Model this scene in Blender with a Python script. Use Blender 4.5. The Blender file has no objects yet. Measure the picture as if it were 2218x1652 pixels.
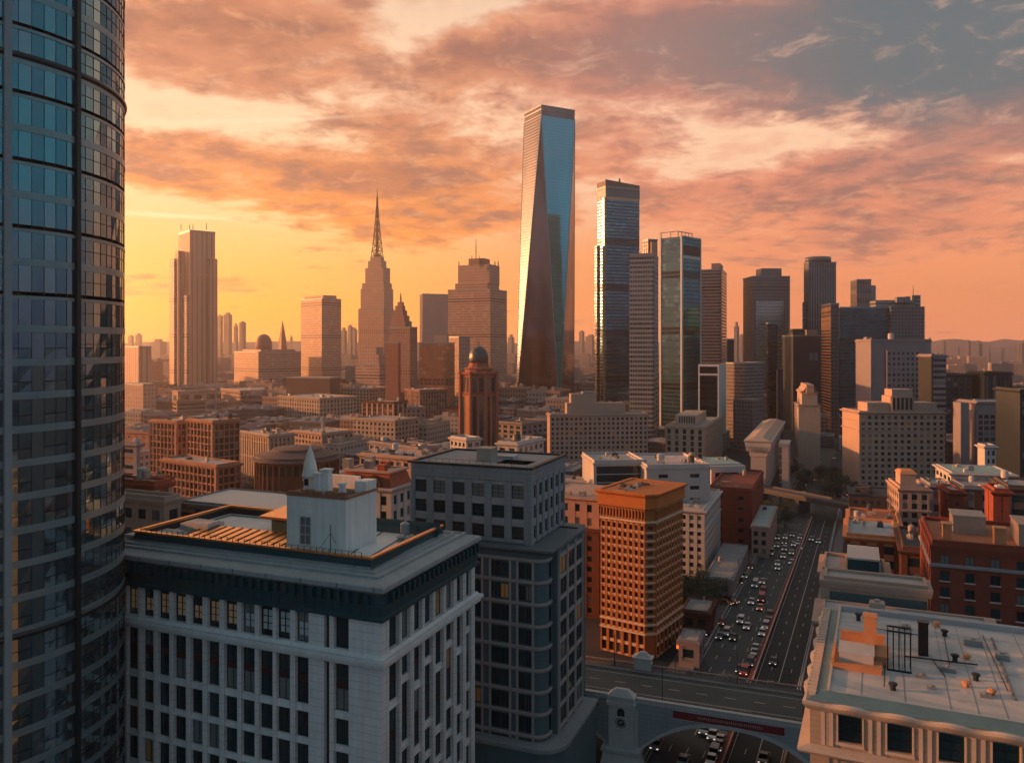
import bpy, math, random
from math import sin, cos, tan, radians as R_, pi, atan2, sqrt, degrees
from mathutils import Vector, Matrix
random.seed(7)
SC = bpy.context.scene
COL = SC.collection
# ------------------------------------------------------------------ camera
F = 1742.0; CX = 1109.0; HY = 745.0; CH = 90.0   # focal length and horizon measured on a 2218x1652 view of the photograph
cam_d = bpy.data.cameras.new('camera'); cam = bpy.data.objects.new('camera', cam_d); COL.objects.link(cam)
cam.location = (0, 0, CH); cam.rotation_euler = (R_(90), 0, 0)
cam_d.sensor_width = 36.0; cam_d.lens = 36.0*F/2218.0
cam_d.shift_y = -(826.0-HY)/2218.0
cam_d.clip_start = 1.0; cam_d.clip_end = 20000.0
SC.camera = cam
SC.view_settings.view_transform = 'Standard'; SC.view_settings.look = 'None'
SC.view_settings.exposure = 0.22; SC.view_settings.gamma = 1.0; SC.view_settings.use_curve_mapping = False
cy = SC.cycles
cy.max_bounces = 5; cy.diffuse_bounces = 2; cy.glossy_bounces = 3; cy.transmission_bounces = 2
cy.volume_bounces = 2; cy.transparent_max_bounces = 4
cy.use_denoising = True; cy.sample_clamp_indirect = 3.0; cy.use_adaptive_sampling = True; cy.adaptive_threshold = 0.02
try: cy.denoiser = 'OPENIMAGEDENOISE'
except Exception: pass
cy.caustics_reflective = False; cy.caustics_refractive = False

def lin(c):
    return tuple((v/255.0/12.92 if v <= 10 else ((v/255.0+0.055)/1.055)**2.4) for v in c)
# ------------------------------------------------------------------ sun
SUN_AZ, SUN_EL = -81.0, 9.0
sd = bpy.data.lights.new('sun', 'SUN'); so = bpy.data.objects.new('sun', sd); COL.objects.link(so)
sd.energy = 5.0; sd.angle = R_(0.5); sd.color = (1.0, 0.40, 0.13)
_dir = Vector((sin(R_(SUN_AZ))*cos(R_(SUN_EL)), cos(R_(SUN_AZ))*cos(R_(SUN_EL)), sin(R_(SUN_EL))))
so.rotation_euler = _dir.to_track_quat('Z', 'Y').to_euler()
so.location = (-500, 60, 400)

# ------------------------------------------------------------------ node helper
class NT:
    def __init__(s, tree): s.t = tree; s.n = tree.nodes; s.l = tree.links
    def node(s, ty, **kw):
        n = s.n.new(ty)
        for k, v in kw.items(): setattr(n, k, v)
        return n
    def put(s, sock, v):
        if isinstance(v, bpy.types.NodeSocket): s.l.new(v, sock)
        elif isinstance(v, (tuple, list)):
            v = tuple(v)
            if len(sock.default_value) == 4 and len(v) == 3: v = v+(1.0,)
            sock.default_value = v
        else: sock.default_value = v
    def m(s, op, a, b=None, c=None, clamp=False):
        n = s.node('ShaderNodeMath', operation=op, use_clamp=clamp)
        s.put(n.inputs[0], a)
        if b is not None: s.put(n.inputs[1], b)
        if c is not None: s.put(n.inputs[2], c)
        return n.outputs[0]
    def ss(s, x, lo, hi):                      # smoothstep
        n = s.node('ShaderNodeMapRange', interpolation_type='SMOOTHSTEP')
        s.put(n.inputs['Value'], x); s.put(n.inputs['From Min'], lo); s.put(n.inputs['From Max'], hi)
        return n.outputs['Result']
    def mix(s, f, a, b, blend='MIX'):
        n = s.node('ShaderNodeMix', data_type='RGBA', blend_type=blend)
        s.put(n.inputs[0], f); s.put(n.inputs[6], a); s.put(n.inputs[7], b)
        return n.outputs[2]
    def xyz(s, v):
        n = s.node('ShaderNodeSeparateXYZ'); s.put(n.inputs[0], v); return n.outputs
    def comb(s, x, y, z):
        n = s.node('ShaderNodeCombineXYZ'); s.put(n.inputs[0], x); s.put(n.inputs[1], y); s.put(n.inputs[2], z)
        return n.outputs[0]
    def noise(s, v, scale, detail=4, rough=.5, out=0, dist=0.0):
        n = s.node('ShaderNodeTexNoise'); s.put(n.inputs['Vector'], v)
        n.inputs['Scale'].default_value = scale; n.inputs['Detail'].default_value = detail
        n.inputs['Roughness'].default_value = rough; n.inputs['Distortion'].default_value = dist
        return n.outputs[out]
    def ramp(s, x, stops):
        n = s.node('ShaderNodeValToRGB'); s.put(n.inputs[0], x); r = n.color_ramp
        while len(r.elements) < len(stops): r.elements.new(0.5)
        for e, (p, c) in zip(r.elements, stops): e.position = p; e.color = tuple(c)+(1.0,)
        return n.outputs[0]

# ------------------------------------------------------------------ sky
SKY_K, GLOW_K, GLOW_H = 1.0, .6, 5.0
HAZE_GLOW = (64.0, 26.0, 11.0)
w = bpy.data.worlds.new('World'); SC.world = w; w.use_nodes = True
w.cycles.sampling_method = 'MANUAL'; w.cycles.sample_map_resolution = 512
W = NT(w.node_tree); W.n.clear()
tc = W.node('ShaderNodeTexCoord').outputs['Generated']
vx, vy, vz = W.xyz(tc)
az = W.m('MULTIPLY', W.m('ARCTAN2', vx, vy), 57.2958)
el = W.m('MULTIPLY', W.m('ARCSINE', vz), 57.2958)
pc = W.comb(W.m('DIVIDE', vx, W.m('ADD', W.m('ABSOLUTE', vz), .16)), W.m('DIVIDE', vy, W.m('ADD', W.m('ABSOLUTE', vz), .16)), 0.0)
elc = W.m('DIVIDE', W.m('MAXIMUM', el, 0.0), 90.0, clamp=True)
def est(L): return [(e/90.0, lin(c)) for e, c in L]
left = W.ramp(elc, est([(0, (250, 158, 66)), (2.5, (255, 176, 48)), (5, (252, 186, 84)), (8, (250, 200, 126)), (12, (248, 206, 158)), (18, (244, 196, 158)), (28, (205, 165, 140)), (45, (70, 104, 116)), (90, (34, 78, 92))]))
right = W.ramp(elc, est([(0, (236, 142, 96)), (3, (243, 146, 92)), (6.5, (242, 152, 104)), (10, (236, 166, 132)), (14, (240, 184, 150)), (20, (236, 182, 156)), (28, (160, 140, 135)), (45, (62, 100, 114)), (90, (34, 78, 92))]))
clear = W.mix(W.ss(az, -20.0, 14.0), left, right)
# clouds: fields of soft patches broken up by noise
n1 = W.noise(pc, 1.5, 8, .60, dist=.35); n2 = W.noise(pc, 5.0, 7, .62, dist=.2); nd = W.noise(pc, .9, 6, .62, out=1)
ndx, ndy, ndz = W.xyz(nd)
waz = W.m('ADD', az, W.m('MULTIPLY', W.m('SUBTRACT', ndx, .5), 15.0))
wel = W.m('ADD', el, W.m('MULTIPLY', W.m('SUBTRACT', ndy, .5), 6.5))
def blob(px, py, sx, sy, rot=0.0, k=1.0, a_=None, e_=None):
    a0 = degrees(math.atan((px-CX)/F)); e0 = degrees(math.atan((HY-py)/sqrt(F*F+(px-CX)**2)))
    dx = W.m('SUBTRACT', a_ or waz, a0); dy = W.m('SUBTRACT', e_ or wel, e0)
    c, s_ = cos(R_(rot)), sin(R_(rot))
    u = W.m('ADD', W.m('MULTIPLY', dx, c/sx), W.m('MULTIPLY', dy, s_/sx))
    v = W.m('ADD', W.m('MULTIPLY', dx, -s_/sy), W.m('MULTIPLY', dy, c/sy))
    r2 = W.m('ADD', W.m('MULTIPLY', u, u), W.m('MULTIPLY', v, v))
    return W.m('MULTIPLY', W.m('EXPONENT', W.m('MULTIPLY', r2, -1.0)), k)
def total(L):
    o = L[0]
    for x in L[1:]: o = W.m('ADD', o, x)
    return o
cov = total([blob(400, 90, 7.5, 4.2, -8, 1.0), blob(640, 40, 7, 3.2, 0, .7), blob(1020, 130, 6, 2.6, 12, .8), blob(1400, 110, 13, 3.4, 0, 1.3), blob(1850, 70, 11, 4.0, 0, 1.35), blob(2190, 210, 5, 3.2, 0, 1.0),
             blob(840, 285, 5.2, 1.5, 0, .95), blob(640, 400, 9.5, 2.0, 3, 1.0), blob(960, 440, 7.5, 2.6, 0, .95), blob(330, 325, 5, 1.7, 0, .75),
             blob(1290, 330, 6, 2.4, 0, .75), blob(1560, 415, 7.5, 1.7, 4, .85), blob(2000, 400, 11, 3.3, 4, 1.0), blob(1780, 520, 12, 1.7, 0, .55), blob(300, 602, 3.0, .5, 0, .6), blob(515, 611, 2.2, .4, 0, .55)])
back = W.ss(az, 34.0, 60.0)
cover = W.m('ADD', W.m('MULTIPLY', cov, .66), W.m('MULTIPLY', W.m('SUBTRACT', n1, .5), 1.5))
cover = W.m('ADD', cover, W.m('MULTIPLY', W.m('SUBTRACT', n2, .5), 1.15))
cover = W.m('ADD', cover, W.m('MULTIPLY', W.m('SUBTRACT', W.noise(pc, 15.0, 6, .65), .5), .35))
cover = W.m('SUBTRACT', cover, total([blob(430, 250, 7, 1.6, 4, .30), blob(1720, 290, 7, 1.7, 8, .28), blob(1100, 190, 4, 1.6, 0, .25), blob(2110, 120, 3.0, 2.6, 35, .32), blob(330, 440, 6, 1.6, 0, .4), blob(900, 30, 3, 3, 0, .25)]))
cm = W.ss(cover, .12, .50)
grey = W.m('MULTIPLY', total([blob(1480, 120, 9, 3.4, 0, .75), blob(1800, 70, 10, 5, 0, 1.0), blob(2150, 90, 8, 5.5, 0, .95)]), W.m('MULTIPLY', W.m('ADD', .35, W.m('MULTIPLY', n1, .7)), W.m('ADD', .35, W.m('MULTIPLY', n2, 1.5))), clamp=True)
ora_l = W.mix(W.ss(el, 7.0, 17.0), lin((240, 144, 66)), lin((208, 140, 106)))
ora_r = W.mix(W.ss(el, 6.0, 15.0), lin((232, 142, 102)), lin((216, 136, 112)))
ccol = W.mix(W.ss(az, -8.0, 14.0), ora_l, ora_r)
core = W.ss(cover, .42, 1.0)
ccol = W.mix(W.m('MULTIPLY', core, .85), ccol, W.mix(W.ss(az, -10.0, 12.0), lin((168, 108, 84)), lin((146, 102, 96))))
ccol = W.mix(W.m('MULTIPLY', W.ss(n2, .47, .64), .5), ccol, lin((138, 102, 94)))
ccol = W.mix(W.m('MULTIPLY', W.ss(W.noise(pc, 9.0, 6, .65, dist=.4), .5, .68), .35), ccol, lin((250, 178, 128)))
gcol = W.mix(W.ss(az, 6.0, 26.0), lin((150, 116, 110)), lin((92, 106, 112)))
ccol = W.mix(W.m('MULTIPLY', grey, 1.15, clamp=True), ccol, gcol)
wisps = W.m('MULTIPLY', W.ss(W.noise(pc, 6.0, 7, .68, dist=.6), .52, .70), W.ss(el, 9.0, 16.0))
ccol = W.mix(W.m('MULTIPLY', wisps, .42), ccol, lin((236, 184, 152)))
sky = W.mix(cm, clear, ccol)
# bright torn edges of cream between clouds and one old contrail
edge = W.m('MULTIPLY', W.ss(cover, -.22, .06), W.m('SUBTRACT', 1.0, W.ss(cover, .06, .3)))
edge = W.m('MULTIPLY', edge, W.ss(el, 6.0, 12.0))
sky = W.mix(W.m('MULTIPLY', edge, .4), sky, lin((255, 226, 186)))
trail = blob(560, 262, 6.5, .13, 6.4, .8, az, el)
sky = W.mix(W.m('MULTIPLY', trail, .7), sky, lin((255, 226, 190)))
trail2 = blob(370, 467, 4.0, .16, 0, .8, az, el)
sky = W.mix(W.m('MULTIPLY', trail2, .8), sky, lin((255, 236, 190)))
# the far side of the sky, away from the sunset: slate and teal
backcol = W.ramp(elc, [(0, lin((78, 74, 88))), (.05, lin((92, 98, 112))), (.12, lin((52, 122, 138))), (.25, lin((72, 112, 124))), (.5, lin((84, 100, 110))), (1, lin((62, 84, 96)))])
backcol = W.mix(W.m('MULTIPLY', W.ss(n1, .5, .7), .6), backcol, lin((112, 112, 122)))
offs = W.m('ABSOLUTE', W.m('ADD', az, 10.0))
backcol = W.mix(1.0, backcol, (1.62, 1.5, 1.48), 'MULTIPLY')
sky = W.mix(W.ss(offs, 44.0, 80.0), sky, backcol)
# the low sky towards the sunset is far brighter than its colour on the photograph, which is seen through the haze
frontw = W.m('SUBTRACT', 1.0, W.ss(offs, 40.0, 95.0))
sidew = W.m('SUBTRACT', 1.0, W.m('MULTIPLY', W.ss(az, -12.0, 16.0), .62))
frontw = W.m('MULTIPLY', frontw, sidew)
glow = W.m('MULTIPLY', W.m('EXPONENT', W.m('MULTIPLY', W.m('MAXIMUM', el, 0.0), -1/GLOW_H)), W.m('MULTIPLY', frontw, GLOW_K))
sky = W.mix(1.0, sky, W.comb(*[W.m('ADD', SKY_K, glow)]*3), 'MULTIPLY')
sky = W.mix(W.ss(el, -.5, -3.0), sky, lin((22, 36, 44)))
# unseen bright sky patch added behind the curved glass tower to light haze
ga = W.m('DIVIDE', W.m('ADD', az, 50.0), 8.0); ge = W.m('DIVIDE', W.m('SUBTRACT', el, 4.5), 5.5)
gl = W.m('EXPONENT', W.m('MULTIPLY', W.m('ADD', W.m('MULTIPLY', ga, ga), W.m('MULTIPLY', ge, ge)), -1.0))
sky = W.mix(1.0, sky, W.mix(gl, (0, 0, 0), HAZE_GLOW), 'ADD')
ns = W.node('ShaderNodeTexSky', sky_type='NISHITA'); ns.sun_disc = False
ns.sun_elevation = R_(SUN_EL); ns.sun_rotation = R_(SUN_AZ); ns.air_density = 1.5; ns.dust_density = 3.0
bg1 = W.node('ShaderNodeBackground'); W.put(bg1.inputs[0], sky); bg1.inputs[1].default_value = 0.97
bg2 = W.node('ShaderNodeBackground'); W.put(bg2.inputs[0], ns.outputs[0]); bg2.inputs[1].default_value = 0.004
add = W.node('ShaderNodeAddShader'); W.l.new(bg1.outputs[0], add.inputs[0]); W.l.new(bg2.outputs[0], add.inputs[1])
out = W.node('ShaderNodeOutputWorld'); W.l.new(add.outputs[0], out.inputs[0])

# ------------------------------------------------------------------ measuring helpers
def at(px, d, z=0.0): return Vector(((px-CX)/F*d, d, z))
def zat(py, d): return CH-(py-HY)/F*d
def gnd(px, py, z=0.0):
    d = (CH-z)*F/(py-HY); return at(px, d, z)
def dirs(a): return (sin(R_(a)), cos(R_(a))), (-cos(R_(a)), sin(R_(a)))
def reach(o, d, px):
    u = (px-CX)/F; return (u*o[1]-o[0])/(d[0]-u*d[1])

# ------------------------------------------------------------------ materials
MATS = {}
def base_mat(name):
    m = bpy.data.materials.new(name); m.use_nodes = True; t = NT(m.node_tree); t.n.clear()
    b = t.node('ShaderNodeBsdfPrincipled'); o = t.node('ShaderNodeOutputMaterial'); t.l.new(b.outputs[0], o.inputs[0])
    return m, t, b
def plain(name, col, rough=.8, metal=0.0, var=.18, vs=.25, streak=.0, emit=None, spec=.3, joint=None):
    """paint, stone or roofing with blotches, fine grain and optional rain streaks / stone joints"""
    if name in MATS: return MATS[name]
    m, t, b = base_mat(name)
    tcn = t.node('ShaderNodeTexCoord').outputs['Object']
    n = t.noise(tcn, vs, 5, .6); n2 = t.noise(tcn, vs*9, 3, .6)
    f = t.m('ADD', t.m('MULTIPLY', t.m('SUBTRACT', n, .5), var*2.2), t.m('MULTIPLY', t.m('SUBTRACT', n2, .5), var))
    if streak:
        x, y, z = t.xyz(tcn)
        sv = t.comb(t.m('MULTIPLY', x, 1.6), t.m('MULTIPLY', y, 1.6), t.m('MULTIPLY', z, .08))
        f = t.m('ADD', f, t.m('MULTIPLY', t.m('SUBTRACT', t.noise(sv, 1.0, 4, .6), .5), streak*2))
    c = t.mix(1.0, col, t.comb(*[t.m('ADD', 1.0, f)]*3), 'MULTIPLY')
    if joint:
        x, y, z = t.xyz(tcn)
        fz = t.m('FRACT', t.m('DIVIDE', z, joint)); ln = t.m('LESS_THAN', fz, .07)
        c = t.mix(t.m('MULTIPLY', ln, .3), c, (.02, .02, .02))
    t.put(b.inputs['Base Color'], c); b.inputs['Roughness'].default_value = rough; b.inputs['Metallic'].default_value = metal
    b.inputs['Specular IOR Level'].default_value = spec
    if emit: t.put(b.inputs['Emission Color'], emit[0]); b.inputs['Emission Strength'].default_value = emit[1]
    bp = t.node('ShaderNodeBump'); bp.inputs['Strength'].default_value = .15; bp.inputs['Distance'].default_value = .05
    t.l.new(n2, bp.inputs['Height']); t.l.new(bp.outputs[0], b.inputs['Normal'])
    MATS[name] = m; return m
def pane_mat(name, a, b_, rough=.06, spec=.5, metal=.35, warm=.0, warmc=(.75, .36, .12)):
    """window glass: every pane its own tone, some with pale blinds behind"""
    if name in MATS: return MATS[name]
    m, t, b = base_mat(name)
    g = t.node('ShaderNodeNewGeometry').outputs['Random Per Island']; oi = t.node('ShaderNodeObjectInfo').outputs['Random']
    r = t.m('FRACT', t.m('ADD', t.m('MULTIPLY', g, 7.31), t.m('MULTIPLY', oi, 13.7)))
    c = t.mix(t.m('POWER', r, 2.0), a, b_)
    r2 = t.m('FRACT', t.m('MULTIPLY', r, 31.7))
    blind = t.m('GREATER_THAN', r2, .86)
    c = t.mix(t.m('MULTIPLY', blind, .6), c, (.28, .27, .26))
    if warm:
        c = t.mix(t.m('LESS_THAN', r2, warm), c, warmc)  # scattered lit panes, their warm light put into the base colour
    t.put(b.inputs['Base Color'], c); b.inputs['Roughness'].default_value = rough
    t.put(b.inputs['Metallic'], t.m('MULTIPLY', t.m('SUBTRACT', 1.0, blind), metal)); b.inputs['Specular IOR Level'].default_value = spec
    MATS[name] = m; return m
def facade(name, wall, glass, su, sz, wu, wz, rough=.25, metal=.3, var=.35, wr=.85, wm=0.0, tilt=.0, jit=.0):
    """walls whose windows are too small in the picture to be parts: bays of su, storeys of sz metres, wu / wz the glazed share"""
    if name in MATS: return MATS[name]
    m, t, b = base_mat(name)
    tcn = t.node('ShaderNodeTexCoord'); x, y, z = t.xyz(tcn.outputs['Object']); nx, ny, nz = t.xyz(tcn.outputs['Normal'])
    side = t.m('GREATER_THAN', t.m('ABSOLUTE', nx), t.m('ABSOLUTE', ny))
    u = t.m('ADD', t.m('MULTIPLY', side, y), t.m('MULTIPLY', t.m('SUBTRACT', 1.0, side), x))
    ud = t.m('DIVIDE', u, su); zd = t.m('DIVIDE', z, sz)
    fu = t.m('FRACT', t.m('ADD', ud, .5+wu/2)); fz = t.m('FRACT', zd)
    mask = t.m('MULTIPLY', t.m('LESS_THAN', fu, wu) if wu < 1 else 1.0, t.m('LESS_THAN', fz, wz))
    mask = t.m('MULTIPLY', mask, t.m('LESS_THAN', t.m('ABSOLUTE', nz), .6))
    wn = t.node('ShaderNodeTexWhiteNoise'); t.put(wn.inputs['Vector'], t.comb(t.m('FLOOR', t.m('ADD', ud, .5)), t.m('FLOOR', zd), side))
    r = wn.outputs['Value']
    big = t.noise(tcn.outputs['Object'], .02, 4, .6)
    pl = t.m('LESS_THAN', t.m('FRACT', t.m('DIVIDE', t.m('ADD', t.m('FLOOR', zd), 3.0), 14.0)), .09)
    gc = t.mix(1.0, glass, t.comb(*[t.m('ADD', 1.0-var/2, t.m('ADD', t.m('MULTIPLY', r, var), t.m('MULTIPLY', t.m('SUBTRACT', big, .5), var*2)))]*3), 'MULTIPLY')
    gc = t.mix(t.m('MULTIPLY', t.m('GREATER_THAN', r, .88), .45), gc, tuple(min(.6, v*2.2+.06) for v in glass)); gc = t.mix(t.m('MULTIPLY', pl, .75), gc, (.012, .014, .017))
    wc = t.mix(1.0, wall, t.comb(*[t.m('ADD', .82, t.m('MULTIPLY', t.noise(tcn.outputs['Object'], .08, 5, .65), .36))]*3), 'MULTIPLY')
    t.put(b.inputs['Base Color'], t.mix(mask, wc, gc))
    t.put(b.inputs['Roughness'], t.m('ADD', wr, t.m('MULTIPLY', mask, rough-wr)))
    t.put(b.inputs['Metallic'], t.m('ADD', wm, t.m('MULTIPLY', mask, metal-wm)))
    if jit:
        bp = t.node('ShaderNodeBump'); bp.inputs['Strength'].default_value = jit; bp.inputs['Distance'].default_value = 1.0
        t.l.new(t.noise(tcn.outputs['Object'], .05, 3, .5), bp.inputs['Height']); t.l.new(bp.outputs[0], b.inputs['Normal'])
    MATS[name] = m; return m

# ------------------------------------------------------------------ mesh helpers
class MB:
    def __init__(s): s.v = []; s.f = []; s.mi = []
    def add(s, vs, fs, m=0):
        k = len(s.v); s.v += [tuple(v) for v in vs]
        for f in fs: s.f.append(tuple(i+k for i in f)); s.mi.append(m)
    def box(s, x0, x1, y0, y1, z0, z1, m=0):
        if x1 < x0: x0, x1 = x1, x0
        if y1 < y0: y0, y1 = y1, y0
        if z1 < z0: z0, z1 = z1, z0
        s.add([(x0, y0, z0), (x1, y0, z0), (x1, y1, z0), (x0, y1, z0), (x0, y0, z1), (x1, y0, z1), (x1, y1, z1), (x0, y1, z1)],
              [(0, 3, 2, 1), (4, 5, 6, 7), (0, 1, 5, 4), (1, 2, 6, 5), (2, 3, 7, 6), (3, 0, 4, 7)], m)
    def frus(s, a, b, z0, z1, m=0):           # a, b = (x0,x1,y0,y1) at z0 and z1
        s.add([(a[0], a[2], z0), (a[1], a[2], z0), (a[1], a[3], z0), (a[0], a[3], z0), (b[0], b[2], z1), (b[1], b[2], z1), (b[1], b[3], z1), (b[0], b[3], z1)],
              [(0, 3, 2, 1), (4, 5, 6, 7), (0, 1, 5, 4), (1, 2, 6, 5), (2, 3, 7, 6), (3, 0, 4, 7)], m)
    def prism(s, poly, z0, z1, m=0, poly2=None):
        n = len(poly); p2 = poly2 or poly
        vs = [(x, y, z0) for x, y in poly]+[(x, y, z1) for x, y in p2]
        fs = [tuple(range(n-1, -1, -1)), tuple(range(n, 2*n))]+[(i, (i+1) % n, n+(i+1) % n, n+i) for i in range(n)]
        s.add(vs, fs, m)
    def lathe(s, cx, cy_, prof, n=20, m=0):   # prof = [(r,z)...]
        vs = []
        for r, z in prof:
            for i in range(n):
                t = 2*pi*i/n; vs.append((cx+r*cos(t), cy_+r*sin(t), z))
        fs = []
        for j in range(len(prof)-1):
            for i in range(n):
                a = j*n+i; b = j*n+(i+1) % n; fs.append((a, b, b+n, a+n))
        fs.append(tuple(range(n-1, -1, -1))); k = (len(prof)-1)*n; fs.append(tuple(range(k, k+n)))
        s.add(vs, fs, m)
    def bar(s, p, q, r, m=0, n=4):
        p = Vector(p); q = Vector(q); d = (q-p).normalized()
        a = d.cross(Vector((0, 0, 1)));
        if a.length < .01: a = Vector((1, 0, 0))
        a.normalize(); b = d.cross(a)
        vs = []
        for c in (p, q):
            for i in range(n):
                t = 2*pi*(i+.5)/n; vs.append(c+a*r*cos(t)+b*r*sin(t))
        s.add(vs, [tuple(range(n)), tuple(range(2*n-1, n-1, -1))]+[(i+n, (i+1) % n+n, (i+1) % n, i) for i in range(n)], m)
    def ring(s, x0, x1, y0, y1, prof, m=0):   # mitred moulding round a rectangle, prof = [(outward, z)...]
        L = []
        for o, z in prof: L.append([(x0-o, y0-o, z), (x1+o, y0-o, z), (x1+o, y1+o, z), (x0-o, y1+o, z)])
        for a, b in zip(L, L[1:]):
            s.add(a+b, [(i, (i+1) % 4, (i+1) % 4+4, i+4) for i in range(4)], m)
    def fb(s, face, u0, u1, z0, z1, o0, o1, m=0):   # box on a wall: face L lies on x=0, face R on y=0; o = distance out of the wall
        if face == 'L': s.box(-o1, -o0, u0, u1, z0, z1, m)
        else: s.box(u0, u1, -o1, -o0, z0, z1, m)
    def mesh(s, name, mats):
        me = bpy.data.meshes.new(name); me.from_pydata(s.v, [], s.f)
        for m in (mats if isinstance(mats, (list, tuple)) else [mats]): me.materials.append(m)
        if any(s.mi): me.polygons.foreach_set('material_index', s.mi)
        me.update(); return me
    def build(s, name, mats, parent=None, loc=(0, 0, 0), rz=0.0):
        return link(name, s.mesh(name, mats), parent, loc, rz)
def link(name, data, parent=None, loc=(0, 0, 0), rz=0.0):
    o = bpy.data.objects.new(name, data); COL.objects.link(o); o.location = loc; o.rotation_euler = (0, 0, rz)
    if parent: o.parent = parent
    return o
def tag(o, label=None, cat=None, group=None, kind=None):
    if label: o['label'] = label
    if cat: o['category'] = cat
    if group: o['group'] = group
    if kind: o['kind'] = kind
    return o
def thing(name, label, cat, loc=(0, 0, 0), rz=0.0, group=None):
    return tag(link(name, None, None, loc, rz), label, cat, group)
def smooth(o):
    o.data.polygons.foreach_set('use_smooth', [True]*len(o.data.polygons)); return o
def copy_tree(o, parent=None):
    c = o.copy(); COL.objects.link(c); c.parent = parent
    for ch in KIDS.get(o.name, []): copy_tree(ch, c)
    return c
KIDS = {}
def note_kids(o, kids):
    KIDS[o.name] = kids
# ------------------------------------------------------------------ shared materials
GLASS = pane_mat('dark window glass', (.008, .028, .038), (.025, .07, .085), .05, .5, .12, .025, (.5, .26, .12))
GLASS_W = pane_mat('window glass with panes painted lit', (.008, .028, .038), (.03, .07, .085), .05, .5, .12, .05)  # more panes with warm light painted into their colour
ROOFM = plain('pale roofing', (.42, .38, .36), .9, var=.22, vs=.12)
ROOFD = plain('dark roofing', (.08, .08, .085), .9, var=.3, vs=.12)
METAL = plain('grey metal', (.30, .31, .32), .5, .5, .15, .5)
DARKM = plain('dark metal', (.035, .04, .045), .5, .4, .15, .5)
BRICK = plain('red brick', (.26, .062, .040), .9, var=.25, vs=.3, streak=.12)
BROWN = plain('brown brick', (.14, .062, .045), .9, var=.25, vs=.3)
CREAM = plain('cream stone', (.43, .33, .27), .85, var=.15, vs=.2, streak=.12)
WHITE = plain('white stone', (.54, .48, .46), .8, var=.12, vs=.2, streak=.1)
GREYS = plain('grey stone', (.27, .28, .30), .85, var=.15, vs=.2, streak=.12)

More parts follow.
